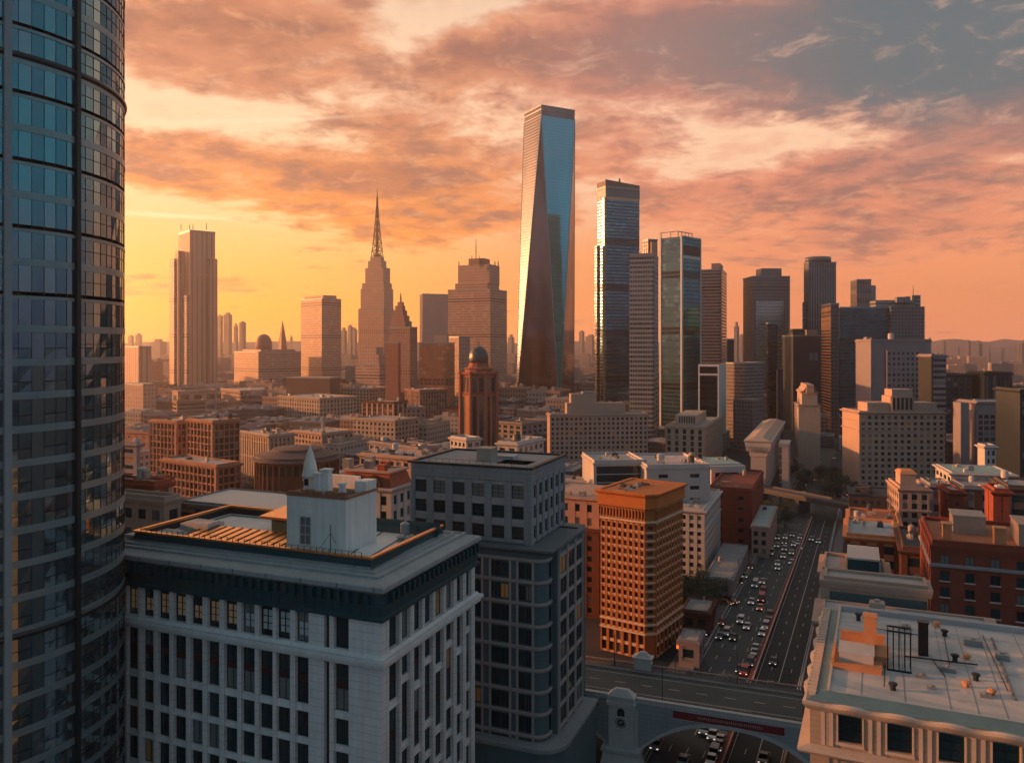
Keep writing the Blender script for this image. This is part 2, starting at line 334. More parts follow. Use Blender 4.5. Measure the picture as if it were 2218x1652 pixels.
class Blk:
    """one building: local x runs along its right-hand wall, local y along its left-hand wall, both from the near corner"""
    def __init__(s, name, label, cat, cpx, d, lpx, rpx, topy, a=22.0, z0=0.0, wl=None, wr=None, group=None, toff=0.0):
        o = at(cpx, d); s.o = o; s.a = a; s.d = d; s.z0 = z0; s.cpx = cpx
        Rr, Ll = dirs(a); s.R = Rr; s.L = Ll
        s.wr = wr if wr is not None else reach(o, Rr, rpx); s.wl = wl if wl is not None else reach(o, Ll, lpx)
        s.h = zat(topy, d)-z0
        s.rz = R_(90-a); s.root = thing(name, label, cat, (o.x, o.y, z0), s.rz, group)
        s.panes = []; s.name = name
    def uL(s, px): return reach(s.o, s.L, px)
    def uR(s, px): return reach(s.o, s.R, px)
    def zz(s, px, py, face='L'):
        """height above the base of a point seen at px, py on a wall"""
        if face == 'L': t = s.uL(px); dd = s.o.y+t*s.L[1]
        else: t = s.uR(px); dd = s.o.y+t*s.R[1]
        return zat(py, dd)-s.z0
    def loc(s, px, py, z):
        """local point seen at px, py at height z above the base"""
        p = gnd(px, py, z+s.z0)-s.o
        return (p.x*s.R[0]+p.y*s.R[1], p.x*s.L[0]+p.y*s.L[1])
    def put(s, mb, name, mats, parent=None): return mb.build(name, mats, parent or s.root)
    def lattice(s, mb, face, u0, u1, z0, z1, nb, nf, pw=.35, sh=.35, dep=.4, off=0.0, m=0, ms=None, panes=True, minor=0, capb=True):
        """piers and spandrels in relief with a recessed pane in every opening; pw, sh = share of the bay and storey that is wall"""
        bw = (u1-u0)/nb; fh = (z1-z0)/nf; P = bw*pw; S = fh*sh; ms = m if ms is None else ms
        for i in range(nb+1):
            a = u0+i*bw-P/2; b = a+P
            a = max(a, u0); b = min(b, u1)
            mb.fb(face, a, b, z0, z1, off, off+dep+(.02 if 0 < i < nb else .03), m)
        for j in range(nf+1):
            a = max(z0, z0+j*fh-S*.5); b = min(z1, z0+j*fh+S*.5)
            mb.fb(face, u0+.01, u1-.01, a, b, off, off+dep*.72, ms)
        if panes:
            for i in range(nb):
                for j in range(nf):
                    s.panes.append((face, round(u0+i*bw+P/2, 3), round(z0+j*fh+S*.5, 3), round(bw-P, 3), round(fh-S, 3), off))
    def corner(s, mb, z0, z1, dep, w=.8, m=0):
        mb.box(-dep-.04, w, -dep-.04, w, z0, z1, m)
    def glaze(s, mat=None, frame=None, limit=100, zvis=-5.0, split=1):
        """hang the panes: the largest seen as parts of their own, what is left as one"""
        mat = mat or GLASS
        P = [p for p in s.panes]
        camp = Vector((0, 0, CH))
        def dist(p):
            f, u, z, w_, h_, off = p
            lx, ly = (-.1, u) if f == 'L' else (u, -.1)
            wx = s.o.x+lx*s.R[0]+ly*s.L[0]; wy = s.o.y+lx*s.R[1]+ly*s.L[1]
            d = (Vector((wx, wy, z+s.z0))-camp).length
            nrm = Vector((-s.R[0], -s.R[1], 0)) if f == 'L' else Vector((-s.L[0], -s.L[1], 0))
            fac = max(.02, -nrm.dot((Vector((wx, wy, z+s.z0))-camp).normalized()))
            py = HY+(CH-z-s.z0)/wy*F; px = CX+wx/wy*F
            out = (py > 1640) or px < 262 or px > 2225
            return (1 if out else 0, -(w_*h_*fac)/(d*d))
        P.sort(key=dist)
        cache = {}
        for p in P[:limit]:
            f, u, z, w_, h_, off = p; k = (f, round(w_, 2), round(h_, 2))
            if k not in cache:
                mb = MB(); pane(mb, f, 0, w_, 0, h_, .04, split); cache[k] = mb.mesh('window', [mat, frame or DARKM])
            link('window', cache[k], s.root, (-off, u, z) if f == 'L' else (u, -off, z))
        if P[limit:]:
            mb = MB()
            for f, u, z, w_, h_, off in P[limit:]: pane(mb, f, u, u+w_, z, z+h_, .04+off, split)
            tag(mb.build('window', [mat, frame or DARKM], s.root), 'the many smaller windows further down', kind='stuff')
    def parapet(s, mb, h=1.0, t=.4, x0=0, x1=None, y0=0, y1=None, z=None, m=0):
        x1 = s.wr if x1 is None else x1; y1 = s.wl if y1 is None else y1; z = s.h if z is None else z
        mb.box(x0, x1, y0, y0+t, z, z+h, m); mb.box(x0, x1, y1-t, y1, z, z+h, m)
        mb.box(x0, x0+t, y0+t, y1-t, z, z+h, m); mb.box(x1-t, x1, y0+t, y1-t, z, z+h, m)
    def clutter(s, n, seed, x0=1, x1=None, y0=1, y1=None, z=None, big=1.0, mats=None):
        """roof plant: vents, air handlers, tanks, hatches and pipes, each a part"""
        rnd = random.Random(seed); x1 = (s.wr if x1 is None else x1)-1; y1 = (s.wl if y1 is None else y1)-1; z = s.h if z is None else z
        for i in range(n):
            k = rnd.choice(['roof_unit', 'roof_unit', 'vent_pipe', 'water_tank', 'roof_hatch', 'duct'])
            w_, l_, h_ = rnd.uniform(1, 2.6)*big, rnd.uniform(1, 3.4)*big, rnd.uniform(.7, 1.8)*big
            x = rnd.uniform(x0, max(x0+.1, x1-w_)); y = rnd.uniform(y0, max(y0+.1, y1-l_)); mb = MB(); mt = rnd.choice(mats or [METAL, WHITE, ROOFD, CREAM])
            if k == 'roof_unit':
                mb.box(x, x+w_, y, y+l_, z, z+h_); mb.box(x+.15, x+w_-.15, y+.15, y+l_-.15, z+h_, z+h_+.18); mb.lathe(x+w_/2, y+l_/2, [(.4*big, z+h_+.18), (.4*big, z+h_+.5), (.3*big, z+h_+.55)], 10)
                mb.box(x-.1, x+w_+.1, y-.1, y+l_+.1, z, z+.2)
            elif k == 'vent_pipe':
                mb.lathe(x, y, [(.16*big, z), (.16*big, z+h_), (.3*big, z+h_), (.3*big, z+h_+.25), (.05, z+h_+.4)], 10)
            elif k == 'water_tank':
                mb.lathe(x+w_/2, y+w_/2, [(w_/2, z+.9), (w_/2, z+.9+w_), (.1, z+1.3+w_)], 14)
                for a, b in ((.2, .2), (.8, .2), (.2, .8), (.8, .8)): mb.bar((x+w_*a, y+w_*b, z), (x+w_*a, y+w_*b, z+1.0), .08)
            elif k == 'roof_hatch':
                mb.frus((x, x+w_, y, y+w_), (x+.1, x+w_-.1, y+.1, y+w_-.1), z, z+h_*.7); mb.box(x-.12, x+w_+.12, y-.12, y+w_+.12, z+h_*.7, z+h_*.7+.15)
            else:
                mb.box(x, x+.5*big, y, y+l_*1.8, z+.3, z+.8); mb.box(x-.05, x+.55*big, y, y+.5, z, z+1.2); mb.box(x-.05, x+.55*big, y+l_*1.8-.5, y+l_*1.8, z, z+.9)
            mb.build(k, mt, s.root)
def pane(mb, f, u0, u1, z0, z1, o, split=1):
    mb.fb(f, u0, u1, z0, z1, o-.03, o, 0)
    if split >= 1: mb.fb(f, (u0+u1)/2-.05, (u0+u1)/2+.05, z0, z1, o, o+.05, 1)
    if split >= 2:
        for q in (.36, .68): mb.fb(f, u0, u1, z0+(z1-z0)*q-.05, z0+(z1-z0)*q+.05, o, o+.06, 1)
    if split >= 1:
        mb.fb(f, u0, u0+.09, z0, z1, o, o+.07, 1); mb.fb(f, u1-.09, u1, z0, z1, o, o+.07, 1); mb.fb(f, u0, u1, z1-.1, z1, o, o+.07, 1); mb.fb(f, u0, u1, z0, z0+.1, o, o+.07, 1)

def block(name, label, cat, cpx, d, lpx, rpx, topy, wall, a=22, z0=0, fh=3.6, bw=3.4, pw=.42, sh=.42, dep=.35, glass=None, roof=None, cornice=.8, par=.9,
          clut=4, seed=1, top=0, wl=None, wr=None, trim=None, faces='LR', limit=100, belt=(), wallL=None, split=0, group=None, big=1.0):
    """a masonry block with recessed windows, cornice, parapet and roof plant"""
    B = Blk(name, label, cat, cpx, d, lpx, rpx, topy, a, z0, wl, wr, group)
    mats = [wall, trim or wall, roof or ROOFM]
    mb = MB(); H = B.h
    mb.box(0, B.wr, 0, B.wl, 0, H, 0)
    wt = H-1.2-top; nf = max(1, round((wt-1)/fh))
    for f, wdt in (('L', B.wl), ('R', B.wr)):
        if f in faces and wdt > 2:
            nb = max(1, round(wdt/bw)); B.lattice(mb, f, .05, wdt-.05, max(1.0, wt-nf*fh), wt, nb, nf, pw, sh, dep, 0, 0, 1)
    B.corner(mb, 0, H, dep, .9)
    for z in belt: mb.ring(0, B.wr, 0, B.wl, [(0, H-z-.5), (dep+.35, H-z-.4), (dep+.35, H-z), (0, H-z+.15)], 1)
    B.put(mb, 'wall', mats)
    mc = MB(); mc.ring(0, B.wr, 0, B.wl, [(0, H-1.25), (dep+.1, H-1.2), (dep+cornice*.6, H-.8), (dep+cornice, H-.35), (dep+cornice, H+.05), (-.5, H+.06)], 0)
    if par:
        B.parapet(mc, par, .45, 0, B.wr, 0, B.wl, H+.06, 0)
    B.put(mc, 'cornice', mats[1])
    mr = MB(); mr.box(.45, B.wr-.45, .45, B.wl-.45, H, H+.12); B.put(mr, 'roof', mats[2])
    if clut: B.clutter(clut, seed, z=H+.12, big=big)
    B.glaze(glass or GLASS, limit=limit, split=split)
    return B

def tower(name, label, cat, cpx, d, lpx, rpx, topy, mat, a=22, z0=0, wl=None, wr=None, cap=None, capmat=None, group=None):
    """a far tower: a wall whose windows are in its material, a roof cap; more volumes are added with vol()"""
    B = Blk(name, label, cat, cpx, d, lpx, rpx, topy, a, z0, wl, wr, group)
    mb = MB(); mb.box(0, B.wr, 0, B.wl, 0, B.h); B.put(mb, 'wall', mat)
    mc = MB(); k = cap if cap is not None else 1.2
    mc.ring(0, B.wr, 0, B.wl, [(0, B.h-k), (.35, B.h-k), (.35, B.h+.3), (-.6, B.h+.3), (-.6, B.h-.2)]); mc.box(.5, B.wr-.5, .5, B.wl-.5, B.h-.4, B.h+.1)
    B.put(mc, 'roof', capmat or METAL)
    return B
def vol(B, name, cpx, dd, lpx, rpx, y0, y1, mat, wl=None, wr=None, a=None):
    """another volume of the same building, measured the same way; dd = metres behind the main near corner"""
    a = B.a if a is None else a; d = B.d+dd; o = at(cpx, d); Rr, Ll = dirs(a)
    wr = wr if wr is not None else reach(o, Rr, rpx); wl = wl if wl is not None else reach(o, Ll, lpx)
    z1 = zat(y0, d)-B.z0; z0 = (zat(y1, d)-B.z0) if y1 is not None else 0.0
    p = o-B.o; lx = p.x*B.R[0]+p.y*B.R[1]; ly = p.x*B.L[0]+p.y*B.L[1]
    mb = MB(); mb.box(0, wr, 0, wl, 0, z1-z0); ob = mb.build(name, mat, B.root, (lx, ly, z0), R_(B.a-a))
    return ob, lx, ly, z0, z1, wr, wl
def mast(B, px, dd, y0, y1, r=.5, name='antenna', mat=None):
    """thin mast on a roof, from y1 (foot) up to y0 (tip)"""
    d = B.d+dd; o = at(px, d); p = o-B.o; lx = p.x*B.R[0]+p.y*B.R[1]; ly = p.x*B.L[0]+p.y*B.L[1]
    mb = MB(); mb.lathe(lx, ly, [(r, zat(y1, d)-B.z0-1), (r, (zat(y1, d)+zat(y0, d))/2-B.z0), (r*.4, zat(y0, d)-B.z0)], 6); mb.build(name, mat or DARKM, B.root)
# ------------------------------------------------------------------ the setting: ground, expressway, pavements
RD = 24.3; RZ = -R_(RD)
ND = (cos(R_(RD)), -sin(R_(RD))); SD = (sin(R_(RD)), cos(R_(RD)))
def rns(px, py, z=0.0):
    p = gnd(px, py, z); return (p.x*ND[0]+p.y*ND[1], p.x*SD[0]+p.y*SD[1])
ASPH = plain('asphalt', (.034, .056, .066), .7, var=.55, vs=.09, spec=.4)
ASPH2 = plain('worn asphalt', (.018, .034, .042), .75, var=.55, vs=.09)
PAVE = plain('pavement concrete', (.16, .155, .16), .9, var=.25, vs=.15)
CITY = plain('city ground', (.050, .052, .056), .95, var=.45, vs=.01)
LINE = plain('road paint', (.62, .60, .56), .8, var=.3, vs=1.0)
REDW = plain('red brick kerb wall', (.20, .055, .045), .9, var=.3, vs=.4)
CONC = plain('weathered concrete', (.30, .30, .31), .85, var=.18, vs=.2, streak=.12)
mb = MB(); mb.box(-3300, 3300, -200, 5300, -.5, 0); tag(mb.build('ground', CITY), kind='structure')
def strip(name, n0, n1, s0, s1, z0, z1, mat, kind='structure'):
    mb = MB(); mb.box(n0, n1, s0, s1, z0, z1); o = mb.build(name, mat, None, (0, 0, 0), RZ)
    if kind: tag(o, kind=kind)
    return o
strip('road', -45.5, -30.6, 100, 830, 0, .06, ASPH)
strip('road', -29.4, -18.0, 100, 830, 0, .055, ASPH2)
strip('pavement', -52.5, -45.5, 100, 640, 0, .2, PAVE)
strip('road', -61, -52.5, 150, 440, 0, .05, ASPH2)
strip('pavement', -18.0, -13.0, 100, 640, 0, .22, PAVE)
mb = MB()
for n in (-41.6, -37.9, -34.2):
    s = 110
    while s < 430: mb.box(n-.08, n+.08, s, s+3.2, .064, .068); s += 9.5
for n in (-45.0, -31.1, -28.9, -23.4, -18.5): mb.box(n-.08, n+.08, 105, 440, .064, .068)
for n in (-26.1, -21.0):
    s = 112
    while s < 430: mb.box(n-.07, n+.07, s, s+2.6, .064, .068); s += 10
tag(mb.build('road_markings', LINE, None, (0, 0, 0), RZ), kind='structure')
# median: brick-red wall with a pale coping, a thing of its own; kerb walls either side
def wall_line(n0, n1, s0, s1, h, label, cat, mat=REDW, cop=CREAM):
    p = (n0*ND[0]+s0*SD[0], n0*ND[1]+s0*SD[1])
    r = thing('barrier_wall', label, cat, (p[0], p[1], 0), RZ)
    mb = MB(); mb.box(0, n1-n0, 0, s1-s0, 0, h); mb.build('wall', mat, r)
    mb = MB(); mb.box(n1-n0-.35, n1-n0+.08, 0, s1-s0, h, h+.14); mb.build('coping', cop, r)
    mb = MB(); s = 4
    while s < s1-s0: mb.box(-.05, n1-n0+.03, s, s+.5, 0, h+.05); s += 8
    mb.build('pilasters', mat, r)
    return r
wall_line(-30.6, -29.4, 100, 440, 1.5, 'long brick red median wall between the two carriageways', 'wall', cop=plain('pale coping', (.42, .34, .31), .8))
wall_line(-45.9, -45.5, 150, 640, .9, 'low concrete kerb wall on the left edge of the busy carriageway', 'wall', CONC, CONC)
wall_line(-18.0, -17.5, 100, 640, 1.1, 'concrete edge wall on the right side of the empty carriageway', 'wall', CONC, CONC)
# hills far behind on the right
def ridge(name, d, pts, mat, depth=600):
    mb = MB(); n = len(pts); vs = []
    for k, (q, sh) in enumerate(((0, 0), (1, depth*.35), (0, depth))):
        for px, py in pts:
            p = at(px, d+sh); z = max(4.0, zat(py, d)) if q else 0.0
            vs.append((p.x, p.y, z))
    fs = [(i+k*n, i+1+k*n, i+1+(k+1)*n, i+(k+1)*n) for k in range(2) for i in range(n-1)]
    mb.add(vs, fs); o = smooth(mb.build(name, mat)); tag(o, kind='structure')
HILL = plain('hill scrub', (.24, .18, .17), .95, var=.3, vs=.004)
ridge('hills', 4300, [(1960, 748), (2005, 742), (2040, 735), (2070, 733), (2100, 737), (2140, 740), (2175, 733), (2210, 737), (2260, 728), (2330, 722), (2420, 740), (2500, 748)], HILL)
ridge('hills', 4500, [(200, 748), (290, 741), (350, 739), (500, 741), (640, 738), (800, 742), (960, 740), (1120, 743), (1260, 738), (1420, 742), (1600, 739), (1750, 742), (1900, 740), (1990, 745)], HILL)
ridge('hills', 3700, [(2010, 760), (2060, 752), (2120, 755), (2180, 750), (2240, 756), (2330, 758)], HILL, 500)

# ------------------------------------------------------------------ arched bridge with a clock pier
b0 = Vector((13.9, 185.0, 0)); BA = R_(-20.5)
br = thing('arched_bridge', 'grey stone arched road bridge crossing the expressway with a clock set in its pier', 'bridge', b0, BA)
STONE = plain('bridge stone', (.30, .34, .36), .85, var=.22, vs=.25, streak=.15, joint=.9)
STONEL = plain('pale bridge stone', (.50, .49, .49), .85, var=.2, vs=.3, streak=.15)
HW = 9.0; DK = 14.0
mb = MB(); mb.box(-70, 75, -HW, HW, DK-1.3, DK-.05); mb.build('deck', STONE, br)
mb = MB(); mb.box(-70, 75, -HW+2.6, HW-2.6, DK-.04, DK+.0); mb.build('roadway', ASPH, br)
mb = MB(); mb.box(-70, 75, -HW+.5, -HW+2.6, DK-.04, DK+.16); mb.box(-70, 75, HW-2.6, HW-.5, DK-.04, DK+.16); mb.build('footway', PAVE, br)
mb = MB()
for x in range(-20, 60, 6): mb.box(x, x+2.4, -.07, .07, DK+.004, DK+.01)
for y in (-4.6, 4.6): mb.box(-60, 70, y-.06, y+.06, DK+.004, DK+.01)
mb.build('lane_markings', LINE, br)
# parapet on the far side: balusters between rails
mb = MB(); mb.box(-70, 75, HW-.5, HW, DK-.05, DK+.3); mb.box(-70, 75, HW-.5, HW, DK+1.05, DK+1.25)
x = -20.0
while x < 70:
    mb.box(x, x+.28, HW-.42, HW-.1, DK+.3, DK+1.05); x += .62
for x in range(-20, 70, 9): mb.box(x, x+.8, HW-.56, HW+.06, DK-.05, DK+1.45)
mb.build('balustrade', plain('rose bridge stone', (.26, .19, .18), .85, var=.2, vs=.4), br)
mb = MB(); mb.box(-70, 75, -HW, -HW+.5, DK-.05, DK+.9); mb.ring(-70, 75, -HW, -HW+.5, [(0, DK+.75), (.18, DK+.8), (.18, DK+.98), (-.2, DK+1.0)]); mb.build('parapet', STONEL, br)
# spandrel walls and barrels of the two arches
PX0, PX1 = 10.5, 17.0        # the clock pier
def arch(x0, x1, zs, zc, name):
    n = 28; mb = MB(); vs = []; fs = []
    for k in range(n+1):
        t = k/n; x = x0+(x1-x0)*t; z = zs+(zc-zs)*(1-abs(2*t-1)**2.4)
        vs += [(x, -HW, z), (x, -HW, DK-1.3), (x, HW, z), (x, HW, DK-1.3)]
    for k in range(n):
        a = 4*k; b = a+4
        fs += [(a, b, b+1, a+1), (a+2, a+3, b+3, b+2), (a, a+2, b+2, b)]
    mb.add(vs, fs)
    vs = []; fs = []
    for k in range(n+1):
        t = k/n; x = x0+(x1-x0)*t; z = zs+(zc-zs)*(1-abs(2*t-1)**2.4)
        vs += [(x, -HW-.25, z-.02), (x, -HW-.25, z+.75), (x, -HW+.1, z-.02), (x, -HW+.1, z+.75)]
    for k in range(n):
        a = 4*k; b = a+4
        fs += [(a, b, b+1, a+1), (a+1, b+1, b+3, a+3), (a, a+2, b+2, b)]
    mb.add(vs, fs, 1)
    mb.build(name, [STONE, STONEL], br)
arch(-32, PX0, 4.0, 10.8, 'arch'); arch(PX1, 55, 3.5, 11.4, 'arch')
mb = MB(); mb.box(-70, -32, -HW+.02, HW-.02, 0, DK-1.3); mb.box(55, 75, -HW+.02, HW-.02, 0, DK-1.3); mb.build('abutment', STONE, br)
mb = MB(); mb.box(PX0, PX1, -HW+.05, HW-.05, 0, DK-1.3); mb.frus((PX0-1.2, PX1+1.2, -HW-3.0, -HW+2), (PX0-.5, PX1+.5, -HW-2.2, -HW+1), 0, 3.8)
mb.box(PX0-.9, PX1+.9, -HW-2.6, -HW+1.2, 3.8, 4.5)
mb.box(PX0+.6, PX1-.6, -HW-1.7, -HW+.1, 4.5, 13.4)
mb.box(PX0+.2, PX1-.2, -HW-2.0, -HW+.2, 13.4, 14.2); mb.box(PX0+.5, PX1-.5, -HW-1.8, -HW+.4, 14.2, 15.4)
mb.frus((PX0+.3, PX1-.3, -HW-2.0, -HW+.6), (PX0+1.9, PX1-1.9, -HW-1.0, -HW-.2), 15.4, 16.8)
pier = mb.build('pier', STONEL, br)
# pylon on the far parapet opposite
mb = MB(); mb.box(12.6, 16.6, HW-1.2, HW+1.0, DK-.6, DK+2.6); mb.box(12.3, 16.9, HW-1.5, HW+1.3, DK+2.6, DK+3.0); mb.frus((12.9, 16.3, HW-1, HW+.8), (13.9, 15.3, HW-.4, HW+.2), DK+3, DK+4.1); mb.build('pylon', STONEL, br)
cxp = (PX0+PX1)/2
def disc(mb, cx, yo, cz, r, th, n=28, m=0, r0=0.0):
    vs = []; 
    for i in range(n):
        t = 2*pi*i/n
        for rr, yy in ((r, yo), (r0, yo), (r, yo-th), (r0, yo-th)): vs.append((cx+rr*cos(t), yy, cz+rr*sin(t)))
    fs = []
    for i in range(n):
        a = 4*i; b = 4*((i+1) % n)
        fs += [(a+2, b+2, b+3, a+3), (a, a+2, b+2, b), (a+1, b+1, b+3, a+3)] if r0 > 0 else [(a+2, b+2, a+3), (a, a+2, b+2, b)]
    mb.add(vs, fs, m)
yo = -HW-1.7
ck = thing('round_clock', 'round white rimmed clock dial set in the bridge pier above the road', 'clock', b0+Matrix.Rotation(BA, 3, 'Z') @ Vector((cxp, yo, 10.0)), BA)
PALE = plain('pale dial', (.66, .64, .62), .6); 
mb = MB(); disc(mb, 0, -.0, 0, 1.35, .12); mb.build('dial', plain('dark dial', (.05, .06, .065), .5), ck)
mb = MB(); disc(mb, 0, -.12, 0, 1.4, .12, r0=1.22); disc(mb, 0, -.12, 0, .95, .06, r0=.86); mb.build('rim', PALE, ck)
mb = MB()
for i in range(12):
    t = pi*i/6; mb.bar((1.0*cos(t), -.2, 1.0*sin(t)), (1.17*cos(t), -.2, 1.17*sin(t)), .07)
mb.build('hour_marks', PALE, ck)
for (x, z, wd) in ((.32, .42, .07), (-.5, .12, .06)):
    mb = MB(); mb.bar((0, -.22, 0), (x, -.22, z), wd); mb.build('hand', PALE, ck)
mb = MB(); disc(mb, cxp, yo, 12.2, .8, .06); mb.box(cxp-.8, cxp+.8, yo-.05, yo, 11.3, 12.2); mb.build('niche', DARKM, br)
# dark red panels along the near fascia, with a raised pattern too small to read
REDP = plain('dark red panel', (.22, .030, .035), .6, var=.3, vs=.5)
for x0, x1, ribs in ((-26, 8.5, False), (24.5, 46.5, True)):
    bn = thing('fascia_panel', 'dark red panel with a pale raised pattern on the bridge side over the expressway' if ribs else 'plain dark red strip on the bridge side left of the clock pier', 'panel', b0+Matrix.Rotation(BA, 3, 'Z') @ Vector((x0, -HW-.02, 12.0)), BA)
    mb = MB(); mb.box(0, x1-x0, -.16, 0, 0, 1.7); mb.build('board', REDP, bn)
    mb = MB(); mb.ring(0, x1-x0, -.16, 0, [(0, -.1), (.1, -.1), (.1, .0), (0, .02)]); mb.ring(0, x1-x0, -.16, 0, [(0, 1.7), (.1, 1.7), (.1, 1.82), (0, 1.84)]); mb.build('frame', STONEL, bn)
    if ribs:
        mb = MB(); x = 5.0; rnd = random.Random(3)
        while x < 18: mb.box(x, x+.16, -.2, -.165, .75-rnd.random()*.2, 1.1+rnd.random()*.1); x += .42
        mb.build('pattern', plain('pale raised pattern', (.5, .34, .32), .7), bn)
# railing along the near footway, and lamps
mb = MB(); mb.bar((18, -HW+1.4, DK+1.2), (40, -HW+1.2, DK+1.2), .06)
for x in range(18, 42, 2): mb.bar((x, -HW+1.4, DK+.1), (x, -HW+1.4, DK+1.2), .05)
mb.build('railing', METAL, br)

# ------------------------------------------------------------------ the far overpass
p0 = at(1640, 455); p1 = at(1885, 395); dv = p1-p0; oa = atan2(dv.y, dv.x); ln = dv.length
ov = thing('far_overpass', 'flat dark overpass crossing the expressway in front of the treed square', 'bridge', (p0.x, p0.y, 0), oa)
mb = MB(); mb.box(-8, ln+20, -5, 5, 7.6, 9.2); mb.build('deck', plain('dark deck', (.10, .095, .10), .9), ov)
mb = MB(); mb.box(-8, ln+20, -5.2, -4.9, 9.1, 10.2); mb.box(-8, ln+20, 4.9, 5.2, 9.1, 10.2); mb.build('parapet', plain('overpass rail', (.12, .11, .12), .8), ov)
for x in (3, 31, 59, 80):
    mb = MB(); mb.box(x-1, x+1, -4.5, 4.5, 0, 7.6); mb.box(x-1.3, x+1.3, -4.9, 4.9, 6.8, 7.6); mb.build('pier', plain('dark deck', (.10, .095, .10), .9), ov)
# ================================================================== curved glass tower on the left
GC = (-80.7, 115.0); GR = 22.8; NP = 90
gt = thing('glass_tower', 'tall dark curved glass tower filling the left edge with pale floor bands', 'skyscraper', (GC[0], GC[1], 0))
TG, tt, tb = base_mat('curved tower glass')
g = tt.node('ShaderNodeNewGeometry').outputs['Random Per Island']
gc = tt.mix(tt.m('POWER', g, 1.6), (.13, .23, .28), (.24, .34, .38))
gc = tt.mix(tt.m('GREATER_THAN', tt.m('FRACT', tt.m('MULTIPLY', g, 37.7)), .965), gc, (.30, .27, .26))
tt.put(tb.inputs['Base Color'], gc); tb.inputs['Metallic'].default_value = .82; tb.inputs['Roughness'].default_value = .05
SPB = plain('teal grey spandrel', (.24, .31, .33), .35, .45, var=.2, vs=.3, spec=.5)
FRM = plain('black mullion', (.02, .035, .042), .35, .3, .1, .5)
PIP = plain('dark ring pipe', (.045, .055, .065), .3, .6, .1, .5)
def th_px(px):
    """angle on the cylinder of the visible point seen at column px"""
    u = (px-CX)/F; best = None
    for i in range(3600):
        t = 2*pi*i/3600; x = GC[0]+GR*cos(t); y = GC[1]+GR*sin(t)
        if (cos(t)*(-x)+sin(t)*(-y)) > 0 and abs(x/y-u) < .0012:
            if best is None or y < best[1]: best = (t, y)
    return best[0]
TREC = th_px(168); TCOL = th_px(17); TSIL = TREC+(1.05 if ((TREC-TCOL+pi) % (2*pi)-pi) > 0 else -1.05); print('TH', TREC, TCOL, TSIL)
DT = 2*pi/NP
off0 = TREC % DT
def cyl(t, r, z): return (r*cos(t), r*sin(t), z)
rnd = random.Random(11)
floors = []; z = 1.0; FH = 4.25; ZP = (126.5, 53.2)
z = 53.2-12*FH
while z < 168: floors.append(z); z += FH
fr = MB(); sp = MB()
def arcbox(mb, t0, t1, r0, r1, z0, z1, n=1, m=0):
    for i in range(n):
        a = t0+(t1-t0)*i/n; b = t0+(t1-t0)*(i+1)/n
        vs = [cyl(a, r0, z0), cyl(b, r0, z0), cyl(b, r1, z0), cyl(a, r1, z0), cyl(a, r0, z1), cyl(b, r0, z1), cyl(b, r1, z1), cyl(a, r1, z1)]
        mb.add(vs, [(0, 1, 2, 3), (7, 6, 5, 4), (2, 6, 7, 3)[::-1] if False else (3, 2, 6, 7), (0, 4, 5, 1), (1, 5, 6, 2), (0, 3, 7, 4)], m)
for k, z in enumerate(floors):
    mb = MB(); top = z+FH
    split = (z > 88 and k % 2 == 0)
    for i in range(NP):
        t0 = off0+i*DT; t1 = t0+DT; e = .012/GR
        ta = [rnd.gauss(0, .009) for _ in range(4)]
        zs = [(z+.95, z+2.2), (z+2.3, top)] if (i % 3 and z < 88) else [(z+.95, top)]
        for za, zb in zs:
            mb.add([cyl(t0+e, GR-.03+ta[0], za), cyl(t1-e, GR-.03+ta[1], za), cyl(t1-e, GR-.03+ta[2], zb), cyl(t0+e, GR-.03+ta[3], zb)], [(0, 1, 2, 3)])
    mb.build('window_band', TG, gt)
    arcbox(sp, 0, 2*pi, GR-.3, GR+(.03 if k % 3 else .09), z+.02, z+(.95 if z < 88 or k % 2 else .45), NP)
sp.build('spandrel_bands', SPB, gt)
for i in range(NP):
    t0 = off0+i*DT; arcbox(fr, t0-.022/GR, t0+.022/GR, GR-.15, GR+.025, 0, 170)
for z in floors:
    arcbox(fr, min(TREC, TSIL), max(TREC, TSIL), GR-.15, GR+.03, z+2.7, z+2.78, 20)
fr.build('mullions', FRM, gt)
mb = MB(); arcbox(mb, TREC-.33/GR, TREC+.33/GR, GR-.1, GR+.45, 0, 170); mb.build('fin', FRM, gt)
mb = MB(); arcbox(mb, TCOL-.42/GR, TCOL+.42/GR, GR-.1, GR+.5, 0, 170, 4); mb.build('pilaster', plain('pale pilaster', (.33, .34, .36), .5, .2), gt)
mb = MB(); mb.lathe(0, 0, [(GR-.6, 0), (GR-.6, 170)], 60); mb.build('core', plain('dark interior', (.012, .014, .016), .9), gt)
for z in ZP:
    mb = MB(); prof = [(GR+.2+.38*(1-cos(a)), z+.55*sin(a)) for a in [pi*q/6-pi/2 for q in range(0, 1)]]
    prof = [(GR+.05, z-.4), (GR+.28, z-.34), (GR+.38, z), (GR+.28, z+.34), (GR+.05, z+.4)]
    mb.lathe(0, 0, prof, 120); smooth(mb.build('ring_rail', PIP, gt))
mb = MB(); mb.lathe(0, 0, [(GR+.3, 170), (GR+.3, 171.5), (GR-1, 171.5)], 60); mb.build('roof', METAL, gt)

